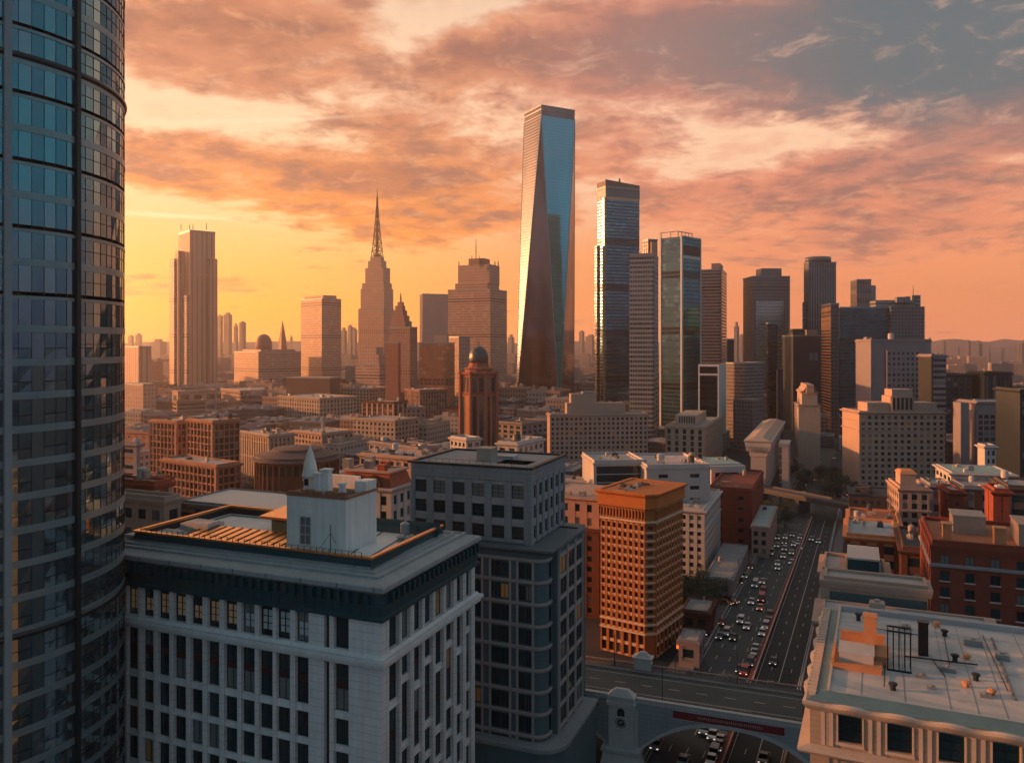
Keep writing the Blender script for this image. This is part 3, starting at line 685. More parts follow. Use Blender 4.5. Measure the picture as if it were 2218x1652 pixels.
# ================================================================== pale office block in the foreground
def c6(x): return (440+x/1.4886)/1.7313
def c6y(y): return (1750+y/1.4886)/1.7313
B = Blk('office_block', 'pale stone office block in the foreground with rows of dark windows under a dark cornice', 'office building', 822, 110, 215, 1020, 1431, 22.0)
WS = plain('office limestone', (.72, .67, .66), .8, var=.18, vs=.22, streak=.22, joint=1.15)
DKF = plain('dark green frieze', (.014, .060, .075), .6, var=.3, vs=.4)
REDS = plain('oxblood spandrel', (.060, .020, .022), .6, var=.2, vs=.4)
LEDG = plain('cornice stone', (.33, .34, .35), .7, var=.2, vs=.3, streak=.2)
H1 = 52.2
mb = MB(); mb.box(0, B.wr, 0, B.wl, 0, H1+4.9)
LW = [(75, 135), (160, 222), (245, 310), (333, 403), (428, 495), (520, 588), (615, 688), (710, 785), (808, 885), (905, 982), (1010, 1085), (1225, 1308)]
RW = [(1492, 1550), (1562, 1612), (1632, 1678), (1692, 1738), (1752, 1798), (1812, 1855), (1872, 1908), (1925, 1955)]
colsL = sorted([(B.uL(c6(b)), B.uL(c6(a))) for a, b in LW]+[(B.uL(c6(75))+2.1+k*3.9, B.uL(c6(75))+4.9+k*3.9) for k in range(1)])
colsR = [(B.uR(c6(a)), B.uR(c6(b))) for a, b in RW]
rows = [(47.7, H1), (39.0, 45.8)]
z = 38.0
while z > 3: rows.append((z-3.75, z)); z -= 4.62
DP = .75
slot = (B.uL(c6(1200)), B.uL(c6(1172)))
def walls(face, cols, width, stag):
    edges = [0.0]
    for a, b in cols: edges += [a, b]
    edges.append(width)
    for i in range(0, len(edges), 2):
        a, b = edges[i], edges[i+1]
        if face == 'L' and a < slot[0] < b:
            mb.fb(face, a, slot[0], 0, H1, 0, DP); mb.fb(face, slot[1], b, 0, H1, 0, DP); mb.fb(face, slot[0], slot[1], 0, H1, 0, .06, 2); continue
        mb.fb(face, a, b, 0, H1, 0, DP)
        if b-a > .5: mb.fb(face, (a+b)/2-.16, (a+b)/2+.16, 0, H1, DP, DP+.10)
    for ci, (a, b) in enumerate(cols):
        rr = list(rows)
        if stag and ci % 2 == 1:
            rr = [(47.7, H1), (42.6, 45.8), (33.0, 41.6)]; z = 32.0
            while z > 3: rr.append((z-3.75, z)); z -= 4.62
        if stag and ci % 2 == 0: rr = [(47.7, H1), (40.2, 45.8), (30.6, 39.2)]+[(q-3.75, q) for q in (29.6, 25, 20.4, 15.8, 11.2, 6.5)]
        lo = H1
        for (z0, z1) in rr:
            mb.fb(face, a, b, z1, lo, 0, DP*.55); mb.fb(face, a, b, z1, z1+.25, DP*.55, DP*.75); lo = z0
            if z1-z0 > 5:
                q = z0+(z1-z0)*.52; mb.fb(face, a, b, q-.45, q+.45, 0, .12, 2)
                B.panes += [(face, a+.02, z0, b-a-.04, q-.45-z0, -.0), (face, a+.02, q+.45, b-a-.04, z1-q-.45, -.0)]
            else: B.panes.append((face, a+.02, z0, b-a-.04, z1-z0, -.0))
        mb.fb(face, a, b, 0, lo, 0, DP*.55)
walls('L', colsL, B.wl, False); walls('R', colsR, B.wr, True)
mb.box(-DP-.02, .9, -DP-.02, .9, 0, H1)
B.put(mb, 'wall', [WS, WS, REDS])
# dusk reflections in the top row of windows, painted as faintly glowing squares
BL = plain('warm dusk glint', (.42, .30, .21), .8, emit=((1.0, .52, .22), .03)); BLc = plain('pale dusk glint', (.5, .5, .5), .8)
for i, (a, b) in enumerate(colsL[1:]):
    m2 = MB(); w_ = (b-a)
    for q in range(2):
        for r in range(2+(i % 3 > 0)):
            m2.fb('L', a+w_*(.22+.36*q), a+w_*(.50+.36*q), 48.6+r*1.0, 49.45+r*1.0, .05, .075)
    m2.build('dusk_glint', BLc if i < 4 else BL, B.root)
mc = MB(); mc.ring(0, B.wr, 0, B.wl, [(DP, 45.85), (DP+.55, 46.0), (DP+.55, 46.45), (DP+.9, 46.6), (DP+.9, 47.1), (DP+.3, 47.3), (DP, 47.7)]); B.put(mc, 'belt_course', WS)
mf = MB(); mf.ring(0, B.wr, 0, B.wl, [(DP, H1), (DP+.4, H1+.1), (DP+.4, H1+.5), (DP+.1, H1+.7), (DP+.1, 56.0)])
mf.ring(0, B.wr, 0, B.wl, [(DP+.1, 54.2), (DP+.35, 54.3), (DP+.35, 54.5), (DP+.1, 54.6)])
x = 1.0
while x < B.wl: mf.fb('L', x, x+.5, 54.6, 56.0, DP+.1, DP+.8); mf.fb('L', x, x+.12, 52.8, 54.6, DP+.1, DP+.2); x += 1.5
x = 1.0
while x < B.wr: mf.fb('R', x, x+.5, 54.6, 56.0, DP+.1, DP+.8); x += 1.5
B.put(mf, 'frieze', DKF)
mc = MB(); mc.ring(0, B.wr, 0, B.wl, [(DP+.1, 56.0), (DP+.4, 56.25), (DP+.6, 56.4), (DP+.6, 57.0), (DP+.4, 57.15), (-.6, 57.6), (-.6, 57.95), (-.95, 57.95), (-1.0, 57.65)], 0)
mc.ring(0, B.wr, 0, B.wl, [(-1.0, 57.65), (-2.0, 57.7), (-2.1, 58.1), (-2.4, 58.1), (-2.5, 57.8), (-3.5, 57.9), (-3.5, 58.2)], 0)
mc.ring(0, B.wr, 0, B.wl, [(-3.5, 58.2), (-3.7, 59.3)], 1)
x = 0.0
while x < B.wl: mc.fb('L', x, x+.08, 56.4, 57.12, DP+.6, DP+.66, 1); x += 6.0
B.put(mc, 'cornice', [LEDG, DKF])
SUN_COP = plain('coping with painted sun', (.80, .34, .12), .28, .75, .2, .4)  # sunlit orange rim put into a glossy copper colour
mc = MB(); mc.ring(0, B.wr, 0, B.wl, [(-3.4, 59.3), (-3.4, 59.6), (-3.8, 59.65), (-4.1, 59.6), (-4.1, 59.2)]); B.put(mc, 'coping', SUN_COP)
mc = MB(); mc.ring(0, B.wr, 0, B.wl, [(-4.1, 59.2), (-4.1, 58.0)])
x = 5.0
while x < B.wl-5: mc.box(3.35, 3.43, x, x+.08, 59.6, 60.2); x += 1.1
mc.bar((3.39, 5, 60.2), (3.39, B.wl-5, 60.2), .03)
B.put(mc, 'railing', DARKM)
RP = plain('white roof membrane', (.74, .70, .68), .6, var=.3, vs=.12)
mr = MB(); mr.box(3.8, B.wr-3.8, 3.8, B.wl-3.8, 57.2, 58.1); B.put(mr, 'roof', RP)
ZR = 58.1
def rloc(x, y, z=ZR): return B.loc(c6(x), c6y(y), z)
# white penthouse with a door window and a jagged brick-capped rim
a_ = rloc(1275, 490); bL = rloc(940, 476); cR = rloc(1436, 420)
px0, py0 = a_; pw = max(4.0, cR[0]-px0)+.5; pl = max(6.0, bL[1]-py0)+1.5
PH = plain('whitewashed render', (.84, .76, .72), .85, var=.12, vs=.35, streak=.25)
zt = 66.4
mb = MB(); mb.box(px0, px0+pw, py0, py0+pl, ZR, zt)
for k in range(14):
    y = py0+pl*(.06+k*.066); mb.box(px0-.05, px0, y, y+.1, zt-3.2+(k % 3)*.4, zt-.3)
for k in range(3): mb.box(px0-.04, px0, py0+pl*.1, py0+pl*.95, zt-1-k*.7, zt-.93-k*.7)
B.put(mb, 'penthouse', PH)
mb = MB(); mb.ring(px0, px0+pw, py0, py0+pl, [(0, zt), (.15, zt), (.15, zt+.35), (-.5, zt+.35), (-.5, zt)])
rnd = random.Random(5)
for k in range(12): y = py0+rnd.random()*pl*.9; mb.box(px0-.1+rnd.random()*.2, px0+.6, y, y+.6+rnd.random(), zt+.35, zt+.6+rnd.random()*.5)
B.put(mb, 'penthouse_rim', plain('rusty brick rim', (.36, .15, .09), .9, var=.35, vs=.8))
mb = MB(); mb.box(px0+pw-3.0, px0+pw+.1, py0+.1, py0+2.2, zt, zt+1.8); mb.box(px0+pw-.8, px0+pw+.1, py0+3.0, py0+pl-.2, zt, zt+2.1); B.put(mb, 'turret_wall', PH)
mb = MB(); mb.box(px0+.5, px0+pw-.5, py0+.5, py0+pl-.5, zt-.3, zt+.05); B.put(mb, 'penthouse_roof', ROOFD)
dwy = B.uL(c6(1052)); 
for k in range(1):
    y0 = py0+pl*.58; mb = MB(); pane(mb, 'L', y0, y0+2.0, ZR+.9, ZR+5.2, -px0+.08, 2)
    mb.build('window', [GLASS, WHITE], B.root)
# chimneys and flues beside the spire
for (x, y, w_, h_) in ((px0+.8, py0+pl*.50, 1.1, 3.3), (px0+1.6, py0+pl*.40, 1.5, 3.8), (px0+3.5, py0+pl*.85, 1.2, 1.7), (px0+2.6, py0+pl*.2, 1.0, 1.6)):
    mb = MB(); mb.frus((x, x+w_, y, y+w_), (x+.15, x+w_-.15, y+.15, y+w_-.15), zt, zt+h_); mb.box(x-.05, x+w_+.05, y-.05, y+w_+.05, zt+h_, zt+h_+.3); mb.build('chimney', PH, B.root)
mb = MB(); sx, sy = px0+2.6, py0+pl*.77
mb.lathe(sx, sy, [(1.0, zt), (1.0, zt+2.6), (1.28, zt+2.7), (1.25, zt+3.0), (.95, zt+4.7), (.5, zt+6.3), (.05, zt+7.6)], 12); mb.build('spire', plain('spire lead', (.86, .74, .66), .6, var=.15), B.root)
mb = MB(); mb.box(sx-1.08, sx-.9, sy-.35, sy+.35, zt+1.4, zt+2.4); mb.build('spire_opening', DARKM, B.root)
# standing-seam roof lights, orange sunlight put into the metal colour
SUN_GOLD = plain('metal roofing with painted sun', (.95, .48, .17), .22, .85, .25, .3)
p1 = rloc(330, 405); p2 = rloc(490, 357); p3 = rloc(938, 430); p4 = rloc(938, 476)
xa = min(p1[0], p4[0]); xb = p2[0]; ya = py0+pl+.1; yb = max(p1[1], p2[1]); ym = p2[1]
xa = 5.6; xb = xa+8.0; print('metal', xa, xb, ya, yb, ym, px0, py0, pw, pl, B.wl, B.wr, p1, p2, p3, p4)
mb = MB(); mb.add([(xa, ya, ZR+.2), (xb, ya, ZR+.9), (xb, ym, ZR+.9), (xa, yb, ZR+.2)], [(0, 1, 2, 3)]); mb.add([(xb, ya, ZR+.9), (xb+.1, ya, ZR), (xb+.1, ym, ZR), (xb, ym, ZR+.9)], [(0, 1, 2, 3)]); B.put(mb, 'metal_roof', SUN_GOLD)
mb = MB(); k = 0; y = ya+.5
while y < ym: mb.add([(xa, y, ZR+.22), (xb, y, ZR+.92), (xb, y+.22, ZR+.92), (xa, y+.22, ZR+.22), (xa, y, ZR+.30), (xb, y, ZR+1.0), (xb, y+.22, ZR+1.0), (xa, y+.22, ZR+.30)], [(4, 5, 6, 7), (0, 1, 5, 4), (2, 3, 7, 6), (0, 4, 7, 3)]); y += 1.75
B.put(mb, 'seams', DARKM)
# dormer with a canopy, behind the metal roof
y0 = py0+pl+.2; x0 = xb+2.0
mb = MB(); mb.box(x0, x0+6, y0, y0+8.5, ZR, ZR+2.6); B.put(mb, 'roof_house', DKF)
mb = MB(); mb.add([(x0-.8, y0-.3, ZR+2.5), (x0+6.5, y0-.3, ZR+3.4), (x0+6.5, y0+9.4, ZR+3.4), (x0-.8, y0+10.4, ZR+2.5), (x0-.8, y0-.3, ZR+2.9), (x0+6.5, y0-.3, ZR+3.8), (x0+6.5, y0+9.4, ZR+3.8), (x0-.8, y0+10.4, ZR+2.9)], [(4, 5, 6, 7), (0, 3, 2, 1), (0, 1, 5, 4), (3, 0, 4, 7), (1, 2, 6, 5), (2, 3, 7, 6)]); B.put(mb, 'canopy', SUN_GOLD)
mb = MB(); mb.box(x0-1.2, x0-.9, y0-.2, y0+.4, ZR, ZR+2.4); B.put(mb, 'post', SUN_GOLD)
# white decks at the far left of the roof, glass screen and antenna at the right
q = rloc(180, 370)
mb = MB(); mb.box(4, 10, ym+2, ym+9, ZR+.05, ZR+.5); mb.box(11, 15, ym-2, ym+4, ZR+.05, ZR+1.3); mb.box(11.5, 14.5, ym-1.5, ym+3.5, ZR+1.3, ZR+1.5); B.put(mb, 'roof_deck', WHITE)
mb = MB(); gx = B.wr-6.6; mb.add([(gx, 3, ZR+.1), (gx, B.wl*.42, ZR+.1), (gx+1.2, B.wl*.42, ZR+2.1), (gx+1.2, 3, ZR+2.1)], [(0, 1, 2, 3)]); B.put(mb, 'glass_screen', pane_mat('teal screen glass', (.02, .08, .10), (.03, .10, .12), .1, .5, .3))
mb = MB(); mb.ring(5.4, B.wr-5.4, 5.4, B.wl-5.4, [(0, ZR), (0, ZR+.12), (-.3, ZR+.12)]);
for k in range(3): mb.bar((3+k*.1, 3.2+k*3, ZR+.08), (B.wr-4, 4+k*5, ZR+.12), .07)
B.put(mb, 'roof_seams', DARKM)
ax, ay = rloc(1190, 495)
mb = MB(); mb.bar((ax, ay, ZR), (ax, ay, ZR+4.6), .06); mb.bar((ax, ay, ZR+3.4), (ax-.4, ay+2.4, ZR+.1), .035); mb.bar((ax, ay, ZR+3.4), (ax+2.4, ay, ZR+.1), .035); B.put(mb, 'antenna', DARKM)
B.clutter(5, 41, px0+pw+1, B.wr-3, 3, py0+pl, ZR, .6)
B.glaze(GLASS, split=1)

# ================================================================== grey stone tower beside it
GST = plain('blue grey stone', (.27, .28, .30), .8, var=.2, vs=.25, streak=.25, joint=1.05)
GST2 = plain('teal grey stone', (.09, .145, .165), .8, var=.2, vs=.2, streak=.14)
TAN = plain('rose tan moulding', (.40, .34, .33), .8, var=.15, vs=.4)
G = Blk('grey_tower', 'blue grey stone tower with set back top and rounded corner behind the office block', 'building', 1180, 150, 850, 1200, 1180, 22.0, wr=4.0)
LZ = 51.0
def rounded(x0, x1, y0, y1, r, n=6):
    P = []
    for i in range(n+1):
        t = pi+i*(pi/2)/n; P.append((x0+r+r*cos(t), y0+r+r*sin(t)))
    return P+[(x1, y0), (x1, y1), (x0, y1)]
RC = 2.2; wr2 = 3.3
mb = MB(); mb.prism(rounded(0, 26, 0, G.wl, RC), 0, LZ, 1)
endR = reach(G.o, G.R, 1249)
mb.box(wr2+1.2, endR, -1.0, G.wl, 0, LZ-.2, 1)
nf = 12; fh = (LZ-1.6)/nf
for j in range(1, nf+1):
    z = j*fh
    for (o, za, zb) in ((.30, -.30, .0), (.45, 0, .28)):
        mb.prism(rounded(-o, 3.2, -o, G.wl, RC+o), z+za, z+zb, 0)
# front bays: paired windows between shallow stone piers
yb = [(RC+.4, 2.6), (7.2, 3.6), (13.0, 3.8), (18.6, 3.6), (24.4, 3.6)]
for y, wv in yb:
    mb.fb('L', y-.5, y-.05, 0, LZ-1.6, 0, .22, 0); mb.fb('L', y+wv+.05, y+wv+.5, 0, LZ-1.6, 0, .22, 0)
    for j in range(nf):
        z = j*fh
        for q in (0, 1): G.panes.append(('L', y+q*(wv/2+.04), z+.6, wv/2-.1, fh-1.3, 0.0))
for j in range(nf):
    z = j*fh
    G.panes.append(('R', RC+.15, z+.6, 1.0, fh-1.3, 0.0))
# curved corner windows, recess and right-hand bays
x0 = wr2+1.2; nb = 3; bw = (endR-x0)/nb
for i in range(nb+1):
    a = x0+i*bw-.35; mb.box(max(a, x0), min(a+.7, endR+.02), -1.45, -1.0, 0, LZ-.3, 0)
for j in range(nf+1): mb.box(x0+.02, endR-.02, -1.3, -1.0, j*fh-.45, j*fh+.35, 0)
for i in range(nb):
    for j in range(nf): G.panes.append(('R', x0+i*bw+.4, j*fh+.4, bw-.8, fh-.9, 1.0))
G.put(mb, 'wall', [TAN, GST2])
mb = MB(); mb.ring(-.1, endR, -1.0, G.wl, [(0, LZ-.4), (.4, LZ-.1), (.9, LZ+.3), (.9, LZ+.7), (-.4, LZ+.75)]); mb.box(-.1, endR, -1.0, G.wl, LZ-.3, LZ+.5); G.put(mb, 'step_roof', plain('step slate', (.12, .15, .165), .7, var=.2))
# upper block, set back
o2 = at(1147, 154); pp = o2-G.o; ux = pp.x*G.R[0]+pp.y*G.R[1]; uy = pp.x*G.L[0]+pp.y*G.L[1]
uw = reach(o2, G.R, 1219); ul = reach(o2, G.L, 893); UH = zat(1016, 154)
U = Blk.__new__(Blk); U.__dict__.update(G.__dict__); U.panes = []; U.o = o2; U.wr = uw; U.wl = ul
U.root = link('upper_block', None, G.root, (ux, uy, LZ+.5)); U.z0 = LZ+.5; uh = UH-U.z0
mb = MB(); mb.box(0, uw, 0, ul, 0, uh)
U.lattice(mb, 'L', .05, ul-.05, .2, uh-2.6, 6, 3, .36, .36, .5, 0, 0, 1)
U.lattice(mb, 'R', .05, uw-.05, .2, uh-2.6, 6, 3, .42, .36, .5, 0, 0, 1)
U.corner(mb, 0, uh, .5, 1.0); mb.box(-.5, .9, ul-.9, ul+.02, 0, uh); mb.box(uw-.8, uw+.02, -.5, .5, 0, uh)
mb.fb('L', .9, ul-.9, uh-2.5, uh, 0, .48); mb.fb('R', .9, uw-.8, uh-2.5, uh, 0, .48)
for k in range(6):   # chamfered heads of the end windows
    pass
mb.build('wall', [GST, plain('panelled spandrel', (.34, .33, .35), .75, var=.3, vs=.6)], U.root)
mb = MB(); mb.ring(0, uw, 0, ul, [(.5, uh-.1), (.75, uh), (.75, uh+.35), (-.1, uh+.36), (-.1, uh-.9)]); mb.build('coping', DARKM, U.root)
mb = MB(); mb.box(.1, uw-.1, .1, ul-.1, uh-1.0, uh-.7); mb.build('roof', plain('tarred roof', (.10, .11, .12), .8, var=.35, vs=.2), U.root)
# roof houses
lx, ly = uw*.5, ul*.16
for (x, y, w_, l_, h_, mt, nm) in ((uw*.30, ul*.42, 3.4, 3.2, 3.2, CREAM, 'stair_house'), (uw*.52, ul*.30, 3.0, 5.0, 1.2, WHITE, 'roof_platform'), (uw*.6, ul*.5, 2.2, 3.0, 2.2, CREAM, 'lift_house'), (uw*.25, ul*.1, 5.0, 6.5, .5, plain('rose deck', (.52, .36, .30), .9), 'roof_deck')):
    mb = MB(); mb.box(x, x+w_, y, y+l_, uh-.7, uh-.7+h_); mb.box(x-.12, x+w_+.12, y-.12, y+l_+.12, uh-.7+h_, uh-.5+h_); mb.box(x-.06, x, y+l_*.3, y+l_*.6, uh-.6, uh-.9+h_*.8); mb.build(nm, mt, U.root)
mb = MB(); y = 1.0
while y < ul-1: mb.bar((.8, y, uh-.7), (.8, y, uh+.9), .04); y += 1.5
mb.bar((.8, 1, uh+.9), (.8, ul-1, uh+.9), .04); mb.build('railing', DARKM, U.root)
U.glaze(GLASS, split=2, limit=60)
G.glaze(GLASS_W, split=1, limit=90)
# curved podium ledge at the foot
mb = MB(); mb.prism(rounded(-2.6, endR+2.0, -3.6, G.wl, 5), 0, 14.8); mb.prism(rounded(-2.9, endR+2.4, -4.0, G.wl, 5.3), 14.8, 15.5, 1); G.put(mb, 'podium', [GST2, GST])

# ================================================================== the sunlit ochre brick building
OCH = plain('ochre brick', (.44, .15, .052), .85, var=.34, vs=.35, streak=.08)
OCHL = plain('ochre cornice', (.54, .17, .05), .8, var=.25, vs=.3)
O = Blk('corner_building', 'tall orange sunlit brick building with eight window bays and wide cornice by the expressway', 'building', 1412, 228, 1302, 1476, 1072, 34.0)
H = O.h; mb = MB(); ch = 2.0
mb.prism([(0, ch), (ch, 0), (O.wr, 0), (O.wr, O.wl), (0, O.wl)], 0, H)
gz = 4.2; nfl = 13; tz = H-8.6; fh = (tz-gz-3.4)/nfl
O.lattice(mb, 'L', ch, O.wl-.05, gz+3.4, tz, 8, nfl, .46, .42, .45, 0, 0, 1)
O.lattice(mb, 'L', ch, O.wl-.05, .3, gz+3.2, 6, 2, .34, .25, .45, 0, 0, 1)
O.lattice(mb, 'R', ch, O.wr-.05, gz+3.4, tz, 9, nfl, .48, .42, .45, 0, 0, 1)
O.lattice(mb, 'R', ch, O.wr-.05, .3, gz+3.2, 7, 2, .34, .25, .45, 0, 0, 1)
O.lattice(mb, 'L', ch, O.wl-.05, tz+1.0, tz+4.0, 14, 1, .42, .22, .5, 0, 0, 1)
O.lattice(mb, 'R', ch, O.wr-.05, tz+1.0, tz+4.0, 16, 1, .42, .22, .5, 0, 0, 1)
for z in (gz+3.2, gz+3.4+fh, tz+.6):
    P = [(-.75, ch-.3), (ch-.3, -.75), (O.wr+.1, -.75), (O.wr+.1, O.wl+.1), (-.75, O.wl+.1)]; mb.prism(P, z-.2, z+.3, 1)
# corner bay windows
for j in range(nfl):
    z = gz+3.4+j*fh
    a = Vector((.25, ch-.25)); b = Vector((ch-.25, .25)); n_ = Vector((-.707, -.707))
    for (q0, q1) in ((.12, .88),):
        p = a+(b-a)*q0; q = a+(b-a)*q1; k = n_*.03; k2 = n_*.12
        mb.add([(p.x+k2.x, p.y+k2.y, z+.8), (q.x+k2.x, q.y+k2.y, z+.8), (q.x+k2.x, q.y+k2.y, z+fh-.6), (p.x+k2.x, p.y+k2.y, z+fh-.6)], [(0, 1, 2, 3)], 2)
    mb.prism([(-.3, ch), (ch, -.3), (ch+.1, 0), (.1, ch+.1)], z-.25, z+.25, 1)
for p in [p for p in O.panes if gz+3.4 < p[2] < tz]:
    mb.fb(p[0], p[1]-.12, p[1]+p[3]+.12, p[2]-.28, p[2]-.02, .3, .58, 1); mb.fb(p[0], p[1]-.05, p[1]+p[3]+.05, p[2]+p[4]+.0, p[2]+p[4]+.16, .3, .5, 3)
rnd = random.Random(8)
for i in range(9): z = gz+3.4+fh*(1+i*1.35); mb.fb('L', ch+.2, O.wl-.2, z-.05, z+.03, .45, .475, 3)
O.put(mb, 'wall', [OCH, plain('brick sill', (.74, .50, .36), .8), GLASS, plain('dark brick course', (.30, .09, .03), .9)])
mc = MB(); top = tz+4.2
def cring(P0, levels, m=0):
    def offp(o): return [(-o, ch-o*.41), (ch-o*.41, -o), (O.wr+o, -o), (O.wr+o, O.wl+o), (-o, O.wl+o)]
    for (o0, z0), (o1, z1) in zip(levels, levels[1:]):
        A = [(x, y, z0) for x, y in offp(o0)]; Bq = [(x, y, z1) for x, y in offp(o1)]
        mc.add(A+Bq, [(i, (i+1) % 5, (i+1) % 5+5, i+5) for i in range(5)], m)
cring(0, [(.5, top), (1.0, top+.25), (1.0, top+.6), (.75, top+.7), (.75, H-1.0), (1.3, H-.6), (1.5, H-.2), (1.5, H+.15), (.3, H+.2), (.3, H-.9)])
O.put(mc, 'cornice', OCHL)
mr = MB(); mr.prism([(-.28, ch), (ch, -.28), (O.wr+.28, -.28), (O.wr+.28, O.wl+.28), (-.28, O.wl+.28)], H-1.2, H-.7); O.put(mr, 'roof', plain('rose roofing', (.46, .40, .42), .9, var=.2, vs=.15))
O.clutter(9, 17, 1, O.wr*.8, O.wl*.45, O.wl-1, H-.7, .8, [METAL, DARKM, ROOFD, CREAM])
mb = MB(); mb.add([(3, O.wl*.35, H-.6), (8, O.wl*.30, H-.6), (8.6, O.wl*.62, H+.5), (3.6, O.wl*.66, H+.5)], [(0, 1, 2, 3)]); mb.box(3.4, 8.2, O.wl*.38, O.wl*.6, H-.7, H-.4); O.put(mb, 'roof_hatch', METAL)
O.glaze(pane_mat('brown window glass', (.03, .022, .02), (.10, .07, .05), .12, .5, .15), split=0)

# ================================================================== pale roofed building at the lower right
RB = Blk('pale_roofed_building', 'ornate tan stone building at the lower right with broad pale roof and wavy cornice', 'building', 1769, 80, 1823, 2300, 1509, 114.5, wl=28)
TS = plain('tan carved stone', (.42, .30, .22), .8, var=.2, vs=.5, streak=.1, joint=.55)
TSL = plain('pale carved stone', (.60, .46, .37), .8, var=.15, vs=.5)
H = RB.h; RB.wr = 38
RB.root.scale = (.8, .8, .8); q = at(1769, 64); RB.root.location = (q.x, q.y, 18.0)
mb = MB(); mb.box(0, RB.wr, 0, RB.wl, -22.4, H)
mb.box(-.5, RB.wr, -.5, 0, H-9.2, H-8.2, 1); 
wb = 4.35; z = H-1.6; r = 0
zr = [(H-3.75, H-1.15), (H-8.6, H-5.9), (H-12.8, H-10.0), (H-17, H-14.2), (H-21, H-18.2)]
n = 8
for f, wdt, m0 in (('R', RB.wr, 2.0), ('L', RB.wl, 2.0)):
    k = 0
    u = m0
    while u+2.4 < wdt:
        if k: pass
        for (za, zb) in zr: RB.panes.append((f, u, za, 2.15, zb-za, .0))
        u += wb; k += 1
    us = [m0+i*wb for i in range(k)]
    ed = [0]+[q for v in us for q in (v, v+2.15)]+[wdt]
    for i in range(0, len(ed), 2):
        mb.fb(f, ed[i], ed[i+1], 0, H-.9, 0, .5, 0)
        c = (ed[i]+ed[i+1])/2
        mb.fb(f, c-.55, c-.2, H-4.3, H-.9, .5, .62, 1); mb.fb(f, c+.2, c+.55, H-4.3, H-.9, .5, .62, 1)
        for q in range(4): mb.fb(f, c-.9, c+.9, H-4.0+q*.75, H-3.95+q*.75, .5, .54, 0)
    prev = H-.9
    for (za, zb) in zr:
        for v in us:
            mb.fb(f, v, v+2.15, zb, prev, 0, .44, 0); mb.fb(f, v-.2, v+2.35, za-.28, za-.02, .3, .72, 1)
            mb.fb(f, v-.16, v+.0, za, zb, .5, .62, 1); mb.fb(f, v+2.15, v+2.31, za, zb, .5, .62, 1)
        prev = za
    for v in us: mb.fb(f, v, v+2.15, 0, prev, 0, .44, 0)
RB.corner(mb, 0, H-.9, .55, 1.2)
RB.put(mb, 'wall', [TS, TSL])
mc = MB()
mc.ring(0, RB.wr, 0, RB.wl, [(.5, H-5.4), (.9, H-5.2), (1.5, H-5.0), (1.7, H-4.75), (1.7, H-4.55), (.5, H-4.4)]); RB.put(mc, 'lower_cornice', TSL)
mc = MB()
# wavy upper cornice: the moulding dips and rises over each bay
def wavy(face, wdt):
    n = int(wdt*3); prof = [(.5, -.95), (.85, -.8), (1.15, -.45), (1.3, -.2), (1.3, .05), (.9, .12)]
    vs = []; fs = []
    for i in range(n+1):
        u = wdt*i/n; dz = .10*cos(2*pi*(u-2.0-1.07)/wb); ex = .14*cos(2*pi*(u-3.07)/wb)
        st = -1 if i == 0 else 0
        for o, z in prof:
            oo = o+ex
            if i == 0: uu = -oo
            else: uu = u
            vs.append((-oo, uu, H+z-.1+dz) if face == 'L' else (uu, -oo, H+z-.1+dz))
    K = len(prof)
    for i in range(n):
        for k in range(K-1): fs.append((i*K+k, (i+1)*K+k, (i+1)*K+k+1, i*K+k+1))
    mc.add(vs, fs)
wavy('R', RB.wr); wavy('L', RB.wl); RB.put(mc, 'cornice', TSL)
PT = plain('verdigris flashing', (.13, .21, .23), .55, .2, var=.4, vs=.3)
mg = MB(); mg.ring(0, RB.wr, 0, RB.wl, [(.95, H+.02), (-.9, H+.5)]); RB.put(mg, 'flashing', PT)
mg = MB(); mg.box(-.75, -.1, 0, RB.wl, H+.1, H+.42); mg.box(.9, 1.15, .9, RB.wl, H+.4, H+.75)
y = 0.3
while y < RB.wl: mg.box(-.95, -.05, y, y+.35, H+.42, H+.55); y += .9
RB.put(mg, 'left_coping', TSL)
PR, pt_, pb = base_mat('stained roof membrane')
_o = pt_.node('ShaderNodeTexCoord').outputs['Object']; _x, _y, _z = pt_.xyz(_o)
_st = pt_.noise(pt_.comb(pt_.m('MULTIPLY', _x, .35), _y, _z), .16, 7, .62, dist=.6); _f = pt_.noise(_o, 1.6, 6, .7); _b = pt_.noise(_o, .35, 6, .65)
_c = pt_.mix(pt_.ss(_st, .46, .66), (.62, .52, .48), (.34, .37, .39)); _c = pt_.mix(pt_.m('MULTIPLY', pt_.ss(_f, .5, .75), .5), _c, (.40, .34, .31)); _c = pt_.mix(pt_.m('MULTIPLY', pt_.ss(_b, .60, .68), .55), _c, (.20, .21, .22))
pt_.put(pb.inputs['Base Color'], _c); pt_.put(pb.inputs['Roughness'], pt_.m('SUBTRACT', .95, pt_.m('MULTIPLY', pt_.ss(_b, .58, .68), .6)))
mr = MB(); mr.box(.9, RB.wr, .9, RB.wl-.3, H-.2, H+.5); RB.put(mr, 'roof', PR)
mp = MB(); mp.box(1.2, RB.wr, RB.wl-.8, RB.wl, H+.4, H+1.15, 0); RB.put(mp, 'rear_parapet', plain('grey parapet', (.36, .36, .38), .7))
ms = MB(); x = 4.0; rnd = random.Random(2)
while x < RB.wr-1: ms.box(x, x+.05, 1.2, RB.wl-1.2, H+.505, H+.52); x += rnd.uniform(2.2, 4.0)
ms.box(17.6, 17.8, 6, 24, H+.55, H+.7)
for k in range(9): ms.box(17.55, 17.85, 6+k*2.2, 6.25+k*2.2, H+.5, H+.6)
RB.put(ms, 'roof_seams', plain('seam grey', (.20, .19, .20), .9))
ZT = H+.5
def c8(x, y): return (1444+x/2.866, 1097.4+y/2.866)
